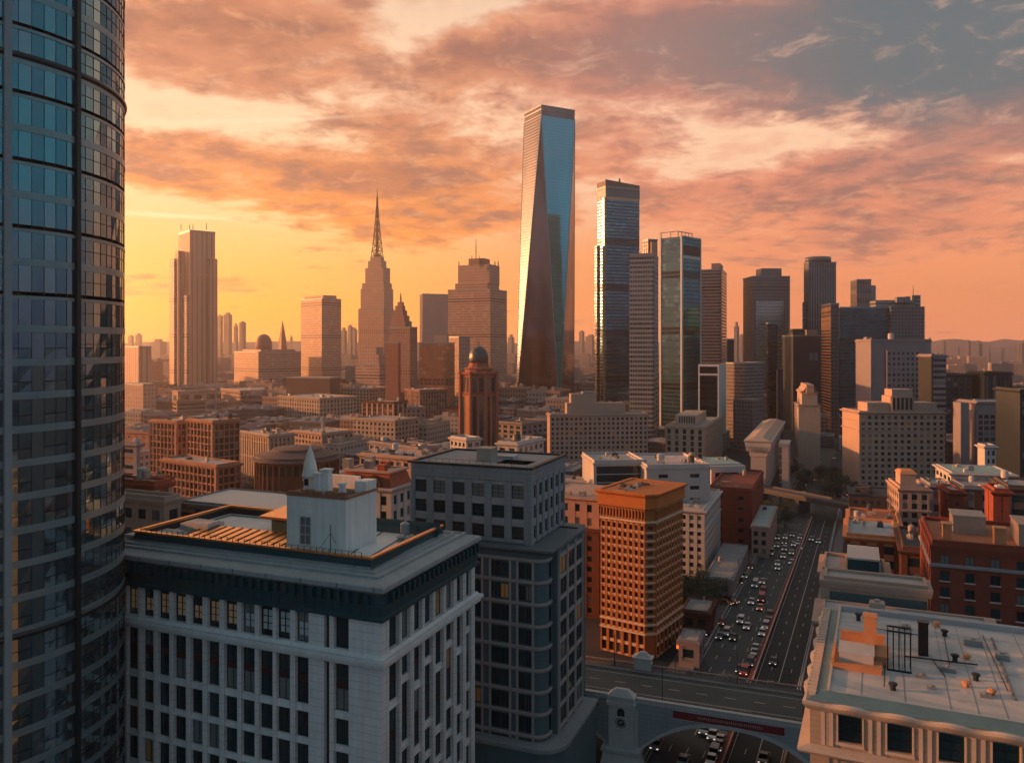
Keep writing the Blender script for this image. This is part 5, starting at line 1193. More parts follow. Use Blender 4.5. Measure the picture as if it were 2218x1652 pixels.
# roofs running up the right side of the expressway
block('red_roof_house', 'low red brick house with a domed skylight and orange lit parapet beside the far carriageway', 'building', 1838, 285, 1830, 1948, 1128, BRICK, a=113, fh=4, bw=5, clut=7, seed=85, wl=22, roof=plain('rust roof', (.36, .15, .10), .9), trim=TER, big=.9)
block('red_terrace_house', 'red brick terrace with a pale roof strip in front of the domed skylight house', 'building', 1834, 232, 1826, 1944, 1160, BRICK, a=113, fh=4, bw=5, clut=5, seed=86, wl=24, roof=plain('slate pale roof', (.36, .38, .40), .8), trim=TER, big=.8)
wb_ = block('white_lidded_block', 'pink block topped by a dark box with a white roof above the pale flat roof', 'building', 1830, 172, 1822, 1920, 1246, PINKW, a=113, fh=4, bw=5, pw=.8, sh=.8, clut=0, wl=14, seed=87)
mb = MB(); mb.box(.6, wb_.wr-1.4, 1, wb_.wl-1.5, wb_.h, wb_.h+3.4); wb_.put(mb, 'plant_box', DKF); mb = MB(); mb.box(.4, wb_.wr-1.2, .8, wb_.wl-1.3, wb_.h+3.4, wb_.h+3.8); wb_.put(mb, 'plant_roof', WHITE)
wb2 = block('pink_step_block', 'low pink block left of the dark lidded box by the carriageway', 'building', 1782, 176, 1776, 1836, 1236, PINKW, a=113, fh=4, bw=9, pw=.3, sh=.6, clut=0, wl=14, seed=88)
bb = block('blue_band_building', 'pink building with a continuous blue grey window band behind the pale flat roof', 'building', 1784, 127, 1778, 2010, 1253, PINKW, a=113, fh=3.0, bw=30, pw=.01, sh=.35, clut=0, seed=89, wl=5, par=.5, cornice=.3, glass=pane_mat('blue band glass', (.10, .15, .17), (.14, .19, .21), .3, .5, .2))
block('terrace_annex', 'pale stepped terrace with a stone balustrade between the window band and the broad flat roof', 'building', 1777, 116, 1772, 2020, 1341, PINKW, a=113, fh=4, bw=5, clut=2, seed=90, wl=9, par=.3, wr=22, roof=plain('terrace roof', (.42, .38, .38), .9))
block('courtyard_annex', 'dark roofed annex deep in the courtyard left of the red brick building', 'building', 1955, 210, 1948, 2004, 1190, BROWN, a=113, fh=4, bw=4, clut=6, seed=91, wl=26, roof=ROOFD, big=.8)
# big red brick building
Q = block('red_brick_building', 'large red brick building at the right edge with a pale string course and white sills', 'building', 2019, 160, 2004, 2420, 1178, BRICK, a=112.5, fh=3.3, bw=4.4, pw=.62, sh=.42, dep=.25, clut=0, cornice=.25, belt=(), wl=24, par=.9, roof=plain('rust red roof', (.40, .16, .09), .9, var=.25, vs=.2), split=1)
H = Q.h
mb = MB(); mb.ring(0, Q.wr, 0, Q.wl, [(.25, H-4.3), (.6, H-4.2), (.6, H-3.7), (.25, H-3.6)]); Q.put(mb, 'string_course', plain('grey string course', (.34, .30, .32), .8))
for p in [p for p in Q.panes if p[0] == 'R' and p[2] > 20]:
    if 'sillm' not in globals():
        m2 = MB(); m2.box(-.15, p[3]+.15, -.5, -.2, -.22, -.02); sillm = m2.mesh('sill', WHITE)
    link('sill', sillm, Q.root, (p[1], 0, p[2]))
for (x, y, w_, l_, h_, mt, nm) in ((2.2, 3, 1.6, 2.4, 3.4, TER, 'chimney'), (11.0, 1.6, 2.0, 2.2, 3.6, TER, 'chimney'), (15.5, 4, 14, 9, 4.2, PINKW, 'roof_house'), (5, 12, 6, 7, 3.6, CREAM, 'stair_house')):
    mb = MB(); mb.box(x, x+w_, y, y+l_, H, H+h_); mb.box(x-.15, x+w_+.15, y-.15, y+l_+.15, H+h_, H+h_+.3); Q.put(mb, nm, mt)
Q.clutter(8, 92, big=.8)
# ================================================================== skyline
def tri(B, pts, name, mat):
    mb = MB(); mb.add(pts, [(0, 1, 2)]); return mb.build(name, mat, B)
# the tallest tower: a square top turned forty-five degrees over a larger square foot
def glassfm(name, a, b, su=1.5, sz=4.0, rough=.06, metal=.8, line=.5):
    if name in MATS: return MATS[name]
    m, t, bs = base_mat(name)
    tcn = t.node('ShaderNodeTexCoord'); x, y, z = t.xyz(tcn.outputs['Object'])
    fz = t.m('LESS_THAN', t.m('FRACT', t.m('DIVIDE', z, sz)), .24)
    wn = t.node('ShaderNodeTexWhiteNoise'); t.put(wn.inputs['Vector'], t.comb(t.m('FLOOR', t.m('DIVIDE', x, su*3)), t.m('FLOOR', t.m('DIVIDE', y, su*3)), t.m('FLOOR', t.m('DIVIDE', z, sz))))
    big = t.noise(t.comb(t.m('MULTIPLY', x, 1.0), t.m('MULTIPLY', y, 1.0), t.m('MULTIPLY', z, .25)), .035, 4, .55)
    c = t.mix(t.m('ADD', t.m('MULTIPLY', wn.outputs['Value'], .30), t.ss(big, .4, .62)), a, b)
    c = t.mix(t.m('MULTIPLY', fz, line), c, tuple(v*.35 for v in a))
    t.put(bs.inputs['Base Color'], c); bs.inputs['Metallic'].default_value = metal
    t.put(bs.inputs['Roughness'], t.m('ADD', rough, t.m('MULTIPLY', fz, .2)))
    bp = t.node('ShaderNodeBump'); bp.inputs['Strength'].default_value = .12; bp.inputs['Distance'].default_value = 1.0
    t.l.new(t.noise(tcn.outputs['Object'], .03, 3, .5), bp.inputs['Height']); t.l.new(bp.outputs[0], bs.inputs['Normal'])
    MATS[name] = m; return m
TEAL = glassfm('teal sky tower glass', (.01, .40, .50), (.02, .48, .60))  # sky reflections on the facets put into three glass tints
SILV = glassfm('silver sky tower glass', (.13, .13, .15), (.18, .17, .19), line=.15, rough=.2)
DUSK = glassfm('dusk sky tower glass', (.06, .065, .085), (.19, .16, .18))
d = 1080.0
ot = at(1172.4, d-20); Rr, Ll = dirs(62); rt1 = reach(ot, Rr, 1245.4); lt1 = reach(ot, Ll, 1135.2)
T = [Vector((ot.x, ot.y)), Vector((ot.x+Rr[0]*rt1, ot.y+Rr[1]*rt1)), None, Vector((ot.x+Ll[0]*lt1, ot.y+Ll[1]*lt1))]; T[2] = T[1]+T[3]-T[0]
zt = zat(250, d-20); zb = 0.0
og = at(1212, d-22); Rg, Lg = dirs(20); lg = reach(og, Lg, 1117); rg = reach(og, Rg, 1256); rg = min(rg, lg*1.15)
Bq = [Vector((og.x, og.y)), Vector((og.x+Rg[0]*rg, og.y+Rg[1]*rg)), None, Vector((og.x+Lg[0]*lg, og.y+Lg[1]*lg))]; Bq[2] = Bq[1]+Bq[3]-Bq[0]
c0 = (T[0]+T[2])/2
V1 = thing('tallest_tower', 'tallest glass skyscraper with tapering triangular facets, teal in the middle and silver on the left', 'skyscraper', (c0.x, c0.y, 0))
def pt(v, z): return (v.x-c0.x, v.y-c0.y, z)
# order: bottom corner k lies between top corners; facets alternate
Tq = [T[3], T[0], T[1], T[2]]; Bs = [Bq[3], Bq[0], Bq[1], Bq[2]]
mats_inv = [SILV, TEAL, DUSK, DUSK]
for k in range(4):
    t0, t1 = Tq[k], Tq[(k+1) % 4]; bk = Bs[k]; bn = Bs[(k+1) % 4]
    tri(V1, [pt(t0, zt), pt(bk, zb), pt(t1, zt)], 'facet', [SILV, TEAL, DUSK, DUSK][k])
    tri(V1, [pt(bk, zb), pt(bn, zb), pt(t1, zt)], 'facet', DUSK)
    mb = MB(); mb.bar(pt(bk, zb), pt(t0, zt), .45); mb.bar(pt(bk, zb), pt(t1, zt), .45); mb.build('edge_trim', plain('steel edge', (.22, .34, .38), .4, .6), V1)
for z0, z1, e, mt in ((zt, zt+2.2, 0.0, SILV), (zt+2.2, zt+7.5, -.4, DUSK), (zt+7.5, zt+9, .3, METAL), (zt+9, zt+13.0, -.2, DUSK), (zt+13, zt+14.2, .4, METAL)):
    mb = MB(); cc = (T[0]+T[2])/2; P = []
    for v in T: q = v+(v-cc).normalized()*e; P.append((q.x-c0.x, q.y-c0.y))
    mb.prism(P, z0, z1); mb.build('crown_band', mt, V1)
# second dark tower
F_DK = facade('dark ribbon glass', (.025, .05, .065), (.05, .20, .27), 3.0, 4.0, 1.0, .66, .1, .75, .5, .4, .3, jit=.15)
F_DKP = facade('umber ribbon glass', (.045, .04, .05), (.13, .11, .12), 3.0, 4.0, .8, .7, .1, .75, .6, .4, .3, jit=.2)
U1 = tower('dark_twin_edge_tower', 'tall dark glass tower with bright slit at its left edge and raised roof rim', 'skyscraper', 1312, 980, 1294, 1385, 402, F_DK, a=66, cap=3)
U1h = U1.h
mb = MB(); mb.box(-.6, U1.wr+.2, -.6, U1.wl+.2, U1h-13, U1h-4); U1.put(mb, 'crown', plain('crown panel', (.16, .18, .20), .4, .5))
mb = MB(); mb.box(1.5, U1.wr-2, -.9, -.5, U1h-17, U1h-13.2); U1.put(mb, 'peach_band', plain('peach panel', (.75, .45, .34), .4))  # peach coloured band below the crown
mb = MB(); mb.add([(-.6, -.6, U1h), (U1.wr, -.6, U1h), (U1.wr, -.6, U1h+3.5), (-.6, -.6, U1h+7.5), (-.6, .2, U1h), (U1.wr, .2, U1h), (U1.wr, .2, U1h+3.5), (-.6, .2, U1h+7.5)], [(0, 1, 2, 3), (7, 6, 5, 4), (2, 6, 7, 3), (0, 3, 7, 4)]); mb.box(-.6, .2, .2, U1.wl, U1h, U1h+6); U1.put(mb, 'roof_screen', plain('roof screen', (.20, .15, .14), .6))
mb = MB(); mb.box(-1.2, -.1, 2, 5, 10, U1h-14); U1.put(mb, 'lit_fin', plain('sunlit slit steel', (.72, .58, .50), .12, .9))  # sunlit slit at the left edge, put into a bright metal fin
vol(U1, 'side_wing', 1293, 4, 1288, 1300, 532, None, F_DKP, a=66)
mast(U1, 1342, 10, 386, 394, 1.2)
# grey banded tower
F_GB = facade('grey banded face', (.30, .30, .31), (.07, .09, .10), 2.2, 4.1, .8, .5, .15, .6, .9, .7, jit=.1)
T1 = tower('grey_banded_tower', 'grey tower with many pale floor bands and a chamfered top', 'skyscraper', 1417, 700, 1364, 1426, 549, F_GB, a=16, cap=1)
vol(T1, 'shoulder', 1414, -1.5, 1363, 1424, 575, None, F_GB)
mb = MB(); 
for k in range(8): mb.box(-.2, .1, k*2.6+1, k*2.6+1.4, T1.h, T1.h+2)
T1.put(mb, 'rail', METAL)
T2 = tower('thin_twin_tower', 'thin pair of dark shafts showing above the grey banded tower', 'skyscraper', 1404, 860, 1393, 1424, 518, facade('thin shaft face', (.32, .22, .19), (.06, .08, .09), 4, 4, .5, .6), a=70)
vol(T2, 'peach_shaft', 1411, -2, 1408, 1422, 524, None, plain('peach cladding', (.60, .36, .26), .6), a=70)  # second shaft in a peach colour
# framed twin-faced tower
F_SL = facade('slate glass', (.035, .055, .075), (.06, .16, .21), 2.5, 4.0, 1.0, .75, .08, .8, .4, .3, .3, jit=.2)
F_ST = facade('teal slate glass', (.02, .07, .085), (.03, .20, .25), 2.5, 4.0, 1.0, .75, .08, .8, .3, .3, .3, jit=.1)
S1 = Blk('white_edged_tower', 'glass tower with white vertical edges and an open frame on its roof', 'skyscraper', 1476, 800, 1430, 1517, 512, 44)
mb = MB(); mb.box(0, S1.wr, 0, S1.wl, 0, S1.h); S1.put(mb, 'wall', F_SL)
mb = MB(); mb.box(.6, S1.wr-.6, -.25, -.02, 2, S1.h-4); S1.put(mb, 'teal_face', F_ST)
mb = MB(); mb.box(1.2, S1.wr-1, -.45, -.27, S1.h-18, S1.h-8); S1.put(mb, 'plant_window', DARKM)
WE = plain('white edge cladding', (.62, .60, .60), .6, var=.1)
for nm, bx in (('edge_fin', (-1.0, 1.6, -1.0, .6, 0, S1.h)), ('edge_fin', (S1.wr-1.4, S1.wr+.4, -1.0, .4, 0, S1.h)), ('edge_fin', (-1.0, .4, S1.wl-1.6, S1.wl+.4, 0, S1.h+5))):
    mb = MB(); mb.box(*bx); S1.put(mb, nm, WE)
mb = MB(); mb.box(-1.0, S1.wr, -.9, 1.0, S1.h-.2, S1.h+1.0); mb.box(1.2, S1.wr-.8, -.7, -.2, S1.h-21.5, S1.h-18.5); S1.put(mb, 'edge_beam', WE)
mb = MB(); mb.bar((0, S1.wl, S1.h+5.5), (0, 4, S1.h+5.5), .55); mb.bar((0, 4, S1.h+5.5), (S1.wr*.75, 4, S1.h+5.5), .5)
for k in range(5): mb.bar((k*S1.wr*.18+.5, 4, S1.h), (k*S1.wr*.18+.5, 4, S1.h+5.5), .45)
mb.bar((0, S1.wl*.5, S1.h), (0, S1.wl*.5, S1.h+5.5), .4); S1.put(mb, 'roof_frame', plain('bronze frame', (.30, .20, .16), .6))
Q1 = tower('brown_banded_tower', 'brown grey banded tower right of the white edged tower', 'skyscraper', 1563, 1000, 1512, 1574, 583, facade('brown bands', (.22, .18, .18), (.07, .08, .10), 3, 4, 1.0, .55, .2, .6, .6, .7), a=20)
vol(Q1, 'roof_house', 1560, 6, 1541, 1566, 570, 584, MAUVE)
R1 = Blk('white_framed_block', 'black glass block in a white frame standing before the brown banded tower', 'building', 1555, 640, 1513, 1571, 790, 20)
mb = MB(); mb.box(0, R1.wr, 0, R1.wl, 0, R1.h); R1.put(mb, 'wall', glassfm('black block glass', (.03, .045, .05), (.05, .07, .08), rough=.1))
mb = MB(); mb.box(-.8, 1.4, -.8, .2, 0, R1.h+.4); mb.box(-.8, .2, R1.wl-1, R1.wl+.2, 0, R1.h+.4); mb.box(-.82, .2, .2, R1.wl-1, R1.h-1.4, R1.h+.4); mb.box(-.82, .2, .2, R1.wl-1, R1.h-8.4, R1.h-7.0); mb.box(1.4, R1.wr+.2, -.7, .2, 0, R1.h+.3); R1.put(mb, 'frame', WE)
R2 = tower('brown_striped_block', 'broad brown striped block between the white framed block and the dark slim tower', 'building', 1612, 720, 1572, 1655, 786, facade('fine brown stripes', (.30, .23, .22), (.09, .08, .09), 3, 3.2, 1.0, .5, .4, .2, .5, .8), a=50)
vol(R2, 'lower_block', 1630, -60, 1588, 1655, 866, None, facade('brown grid', (.26, .18, .17), (.08, .07, .08), 2.6, 3.4, .5, .5, .4, .2, .5, .8))
tower('small_dark_cube_tower', 'small dark teal block wedged in the bright gap of sky', 'building', 1575, 850, 1573, 1590, 734, plain('dark teal skin', (.03, .055, .065), .4), a=88)
P1 = tower('grey_stepped_tower', 'broad grey tower with a pale inset front and a square roof box', 'skyscraper', 1632, 1000, 1630, 1711, 598, facade('grey grid face', (.26, .23, .24), (.10, .10, .115), 2.6, 4, .6, .5, .3, .4, .5, .7), a=88, wl=40)
vol(P1, 'roof_box', 1649, 3, 1647, 1693, 581, 600, plain('mauve panel', (.28, .23, .24), .7), a=88, wl=20)
vol(P1, 'inset_front', 1637, -1.2, 1636, 1698, 652, None, glassfm('pale inset glass', (.42, .36, .36), (.52, .44, .42), rough=.2, line=.25), a=88, wl=2)
Pd = tower('dark_slim_tower', 'very slim dark tower in front of the grey stepped tower', 'skyscraper', 1664, 760, 1660, 1684, 699, glassfm('slim dark glass', (.035, .05, .06), (.06, .08, .09), rough=.1), a=80)
vol(Pd, 'lower_fin', 1684, -6, 1682, 1696, 800, None, plain('dark fin', (.04, .05, .06), .5), a=80)
N1 = tower('rounded_crown_tower', 'tall ribbed tower with a narrow rounded crown and a sunlit left edge', 'skyscraper', 1752, 960, 1741, 1811, 567, facade('ribbed face', (.17, .18, .20), (.08, .10, .12), 3.2, 60, .45, .98, .12, .7, .5, .5), a=84)
z_ = N1.h; mb = MB(); mb.lathe(N1.wr/2, N1.wl*.4+6, [(N1.wr*.44, z_), (N1.wr*.44, z_+6), (N1.wr*.42, z_+6.5)], 24); smooth(N1.put(mb, 'crown', plain('crown drum', (.22, .22, .24), .4, .4)))
vol(N1, 'side_wing', 1742, 3, 1738, 1760, 654, None, F_DK, a=84)
O1 = tower('dark_plain_tower', 'dark plain block below the rounded crown tower', 'building', 1718, 830, 1716, 1782, 726, plain('dark blue skin', (.045, .06, .075), .5, .2), a=88, wl=30)
vol(O1, 'left_shoulder', 1717, 4, 1716, 1744, 712, None, F_DK, a=88, wl=10); vol(O1, 'pale_roof_box', 1747, -1, 1746, 1771, 714, 727, PINKW, a=88, wl=8)
mb = MB(); 
for k in range(2): mb.box(17+k*5, 20.5+k*5, -.3, -.02, O1.h-26, O1.h-18)
O1.put(mb, 'window', plain('pale window', (.30, .36, .40), .2, .4))
M1 = tower('sun_edged_tower', 'narrow tower with sunlight painted gold on its left face beside the dark wide tower', 'skyscraper', 1800, 780, 1779, 1817, 657, facade('shaded shaft', (.10, .10, .12), (.08, .085, .10), 3, 4, .6, .6, .2, .6), a=98)
mb = MB(); mb.box(-.3, -.02, .5, M1.wl-.5, 6, M1.h-3); M1.put(mb, 'sun_painted_face', facade('sun painted panels', (.60, .26, .12), (1.0, .66, .34), 8, 3.0, 1.0, .62, .22, .95, .25, .6))  # sunlight on the left wall put into gold metal colour
L1 = tower('wide_dark_tower', 'wide dark teal tower with ribbon windows dominating the right skyline', 'skyscraper', 1819, 850, 1812, 1932, 665, facade('teal ribbons', (.02, .05, .065), (.03, .14, .18), 2.6, 3.6, .8, .55, .15, .7, .9, .4), a=92, wl=45)
vol(L1, 'right_wing', 1930, -8, 1928, 2003, 664, None, facade('wing grid', (.16, .16, .175), (.06, .075, .09), 3.4, 3.6, .62, .55, .2, .5, .7, .7), a=92, wl=30)
vol(L1, 'rear_step', 1897, 14, 1895, 1985, 650, 668, F_GB, a=92, wl=16)
vol(L1, 'roof_box', 1943, 8, 1942, 1958, 643, 655, GREYS, a=92, wl=6); vol(L1, 'roof_box', 1961, 8, 1960, 1972, 642, 655, GREYS, a=92, wl=6); vol(L1, 'corner_box', 1981, -4, 1980, 1994, 639, 668, F_DK, a=92, wl=6)
mast(L1, 1978, 0, 618, 645, .4)
Lb = tower('square_top_block', 'small square topped block rising behind the wide dark tower', 'building', 1856, 1050, 1854, 1887, 605, facade('square top face', (.24, .20, .20), (.10, .11, .13), 3.4, 12, .6, .5), a=90, wl=20); vol(Lb, 'side_step', 1886, 2, 1885, 1897, 618, None, GREYS, a=90, wl=14)
# ---- hazy left half
HZ1 = facade('hazed ribbed face', (.52, .33, .26), (.26, .16, .13), 7.5, 200, .28, .99, .5, .1, .3, .8)  # warm haze put into these wall and window colours
HZ2 = facade('hazed banded face', (.52, .33, .26), (.30, .19, .16), 4, 4.0, 1.0, .45, .5, .1, .3, .8)
HZ3 = facade('hazed grid face', (.52, .34, .27), (.30, .19, .16), 4.5, 4.4, .5, .5, .5, .1, .3, .8)
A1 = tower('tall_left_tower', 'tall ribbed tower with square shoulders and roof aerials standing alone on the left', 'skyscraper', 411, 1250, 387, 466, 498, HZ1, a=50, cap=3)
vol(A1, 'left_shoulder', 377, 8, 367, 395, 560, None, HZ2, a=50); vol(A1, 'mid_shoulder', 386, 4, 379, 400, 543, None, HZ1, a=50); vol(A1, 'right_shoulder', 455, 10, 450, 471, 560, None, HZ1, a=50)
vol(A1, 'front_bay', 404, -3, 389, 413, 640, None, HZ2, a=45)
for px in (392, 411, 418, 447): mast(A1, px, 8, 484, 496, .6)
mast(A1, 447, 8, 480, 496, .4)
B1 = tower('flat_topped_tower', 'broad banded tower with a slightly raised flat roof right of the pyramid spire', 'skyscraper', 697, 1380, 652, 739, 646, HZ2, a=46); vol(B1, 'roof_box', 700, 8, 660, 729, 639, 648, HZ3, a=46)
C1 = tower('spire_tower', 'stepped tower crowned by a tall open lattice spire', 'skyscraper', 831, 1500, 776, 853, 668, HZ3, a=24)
for l_, r_, y0, y1 in ((781, 852, 624, 670), (784, 849, 612, 626), (791, 845, 579, 614), (797, 837, 564, 581), (802, 832, 556, 566)):
    cc = l_+(r_-l_)*.72; k = (852-r_)*.25+2; vol(C1, 'set_back', cc, k, l_, r_, y0, y1, HZ3)
d = 1515; z0 = zat(557, d); zt_ = zat(425, d); zs = zat(405, d); m = d/F; o = at(817, d+12)-C1.o; lx = o.x*C1.R[0]+o.y*C1.R[1]; ly = o.x*C1.L[0]+o.y*C1.L[1]
SPR = plain('spire iron', (.10, .07, .06), .7)
mb = MB(); W0 = 13.5*m
lev = [0, .12, .25, .38, .5, .62, .74, .86, 1.0]; prof = lambda t: W0*(1-t)**1.35*.92+.8
for i in range(4):
    a0 = pi/2*i+pi/4
    for t0, t1 in zip(lev, lev[1:]):
        p = Vector((lx+prof(t0)*cos(a0), ly+prof(t0)*sin(a0), z0+(zt_-z0)*t0)); q = Vector((lx+prof(t1)*cos(a0), ly+prof(t1)*sin(a0), z0+(zt_-z0)*t1)); mb.bar(p, q, .85)
        a1 = a0+pi/2; p2 = Vector((lx+prof(t0)*cos(a1), ly+prof(t0)*sin(a1), p.z)); q2 = Vector((lx+prof(t1)*cos(a1), ly+prof(t1)*sin(a1), q.z)); mb.bar(p, q2, .5); mb.bar(p2, q, .5); mb.bar(p, p2, .6)
mb.bar((lx, ly, z0), (lx, ly, zt_), 1.3); mb.lathe(lx, ly, [(7, z0-2), (7, z0+4), (5, z0+6)], 10); C1.put(mb, 'lattice', SPR)
mb = MB(); mb.lathe(lx, ly, [(1.5, zt_-20), (1.6, zt_), (.8, zt_+1), (.3, zs)], 8); C1.put(mb, 'spire', SPR)
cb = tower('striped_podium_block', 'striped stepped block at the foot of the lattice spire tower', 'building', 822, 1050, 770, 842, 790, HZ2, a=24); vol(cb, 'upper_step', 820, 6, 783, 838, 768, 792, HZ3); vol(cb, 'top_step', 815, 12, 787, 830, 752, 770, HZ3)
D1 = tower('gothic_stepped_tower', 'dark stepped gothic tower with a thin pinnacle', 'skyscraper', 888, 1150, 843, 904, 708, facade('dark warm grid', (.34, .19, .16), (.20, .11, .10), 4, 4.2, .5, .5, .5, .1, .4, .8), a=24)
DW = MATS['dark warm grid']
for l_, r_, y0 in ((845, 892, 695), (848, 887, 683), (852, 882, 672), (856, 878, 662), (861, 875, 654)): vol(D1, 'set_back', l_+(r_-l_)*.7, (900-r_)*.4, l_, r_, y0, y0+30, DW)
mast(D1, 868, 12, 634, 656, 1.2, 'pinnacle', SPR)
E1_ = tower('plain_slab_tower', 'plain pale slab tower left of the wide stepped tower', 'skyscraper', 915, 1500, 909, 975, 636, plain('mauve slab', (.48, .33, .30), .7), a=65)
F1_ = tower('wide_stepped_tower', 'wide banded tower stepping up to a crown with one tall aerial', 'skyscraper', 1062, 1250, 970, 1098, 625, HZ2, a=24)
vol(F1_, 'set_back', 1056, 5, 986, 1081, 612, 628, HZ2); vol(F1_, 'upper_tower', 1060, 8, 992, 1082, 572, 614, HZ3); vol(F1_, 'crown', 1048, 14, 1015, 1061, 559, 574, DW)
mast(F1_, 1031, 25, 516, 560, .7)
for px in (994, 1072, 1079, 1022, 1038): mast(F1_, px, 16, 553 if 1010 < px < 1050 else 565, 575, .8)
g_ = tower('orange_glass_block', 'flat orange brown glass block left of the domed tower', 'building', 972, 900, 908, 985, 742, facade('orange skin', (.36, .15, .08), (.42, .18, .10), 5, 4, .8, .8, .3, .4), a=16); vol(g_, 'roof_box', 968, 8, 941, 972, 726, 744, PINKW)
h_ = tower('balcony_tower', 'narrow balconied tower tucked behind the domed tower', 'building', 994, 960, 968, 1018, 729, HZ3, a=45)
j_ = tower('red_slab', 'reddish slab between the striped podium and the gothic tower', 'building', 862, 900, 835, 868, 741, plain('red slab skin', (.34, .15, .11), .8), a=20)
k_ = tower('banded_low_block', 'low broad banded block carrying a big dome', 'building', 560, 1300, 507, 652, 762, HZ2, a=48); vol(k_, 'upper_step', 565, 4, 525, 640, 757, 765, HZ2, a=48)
o = at(571.5, 1340)-k_.o; lx = o.x*k_.R[0]+o.y*k_.R[1]; ly = o.x*k_.L[0]+o.y*k_.L[1]; zb = zat(758, 1330); rr = 17.5*1330/F
mb = MB(); mb.lathe(lx, ly, [(rr, zb-3), (rr, zb+rr*.75), (rr*.97, zb+rr*1.0), (rr*.8, zb+rr*1.5), (rr*.5, zb+rr*1.85), (.5, zb+rr*2.0)], 24); smooth(k_.put(mb, 'dome', DW))
o = at(612, 1500); py_ = thing('pyramid_spire', 'dark needle shaped spire between the dome and the flat topped tower', 'tower', (o.x, o.y, 0)); r0 = 10.5*1500/F
mb = MB(); mb.lathe(0, 0, [(r0*1.1, 0), (r0*1.0, zat(760, 1500)), (r0*.75, zat(735, 1500)), (r0*.3, zat(708, 1500)), (.2, zat(694, 1500))], 4); mb.build('shaft', DW, py_)
mb = MB(); mb.lathe(0, 0, [(r0*1.15, zat(762, 1500)), (r0*1.15, zat(760, 1500))], 4); mb.build('ledge', DW, py_)
m_ = tower('windowless_dark_block', 'windowless dark block on the colonnaded white building', 'building', 715, 960, 620, 736, 818, plain('dark plum cladding', (.13, .085, .08), .8), a=20)
n_ = block('colonnaded_block', 'long pale building with rows of small arched windows left of centre', 'building', 692, 840, 602, 772, 864, CREAM, a=40, fh=4.4, bw=4.4, pw=.5, sh=.4, clut=4, seed=101, big=2, split=0)
n2_ = block('long_terrace_block', 'long banded building behind the park trees', 'building', 520, 1000, 478, 622, 847, PINKW, a=52, fh=4.6, bw=5, clut=3, seed=102, big=2)
n3_ = block('two_window_block', 'pale block with two square openings at the foot of the tall left tower', 'building', 386, 900, 374, 470, 848, PINKW, a=50, fh=12, bw=14, clut=2, seed=103, big=2, pw=.4, sh=.5)
block('banded_annex_block', 'banded annex under the two square openings', 'building', 384, 820, 374, 446, 870, plain('annex rose', (.36, .22, .18), .8), a=50, fh=4, bw=20, pw=.05, sh=.5, clut=0)
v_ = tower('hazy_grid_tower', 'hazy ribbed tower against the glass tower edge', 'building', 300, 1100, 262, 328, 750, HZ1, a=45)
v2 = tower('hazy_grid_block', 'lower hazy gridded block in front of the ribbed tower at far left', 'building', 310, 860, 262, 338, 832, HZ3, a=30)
block('centre_low_office', 'low office row with pale ledges beneath the lattice spire tower', 'building', 800, 960, 738, 846, 842, PINKW, a=30, fh=4, bw=5, clut=4, seed=104, big=2)
# ---- ghostly towers on the horizon, each a thing
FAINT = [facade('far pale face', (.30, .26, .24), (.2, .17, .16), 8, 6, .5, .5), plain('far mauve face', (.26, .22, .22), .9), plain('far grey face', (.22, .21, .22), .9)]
far = [(277, 290, 727, 3200), (293, 308, 725, 3300), (325, 361, 740, 2900), (470, 483, 684, 2600), (484, 503, 681, 2700), (506, 516, 706, 3000), (518, 533, 698, 2600), (628, 634, 730, 3600), (738, 752, 716, 2600), (753, 764, 706, 2700), (760, 774, 713, 3000),
       (1100, 1114, 730, 3000), (1254, 1266, 718, 3000), (1268, 1292, 728, 3300), (1590, 1601, 706, 1900), (1600, 1612, 726, 3000), (1613, 1632, 738, 3200), (2010, 2018, 735, 3600), (2044, 2050, 738, 3600), (2090, 2103, 741, 2400), (2110, 2128, 744, 2600), (2200, 2222, 744, 2100), (2070, 2078, 752, 3000), (2138, 2146, 756, 2900), (2168, 2176, 754, 2900)]
wh = ['left of the tall left tower', 'right of the tall left tower', 'left of the lattice spire tower', 'beside the tallest tower', 'left of the grey stepped tower', 'above the far hills at the right']
def where(p): return wh[0] if p < 365 else wh[1] if p < 640 else wh[2] if p < 800 else wh[3] if p < 1400 else wh[4] if p < 1700 else wh[5]
ct = {}
for i, (l_, r_, y0, d) in enumerate(far):
    B = Blk('distant_tower', 'faint distant tower in the haze '+where(l_), 'skyscraper', l_+(r_-l_)*.6, d, l_, r_, y0, 34, group='distant towers '+where(l_))
    mb = MB(); mb.box(0, B.wr, 0, B.wl, 0, B.h); mb.box(B.wr*.2, B.wr*.7, B.wl*.2, B.wl*.7, B.h, B.h+4+3*(i % 3)); B.put(mb, 'wall', FAINT[i % 3])
HAZE_D = 0.00012
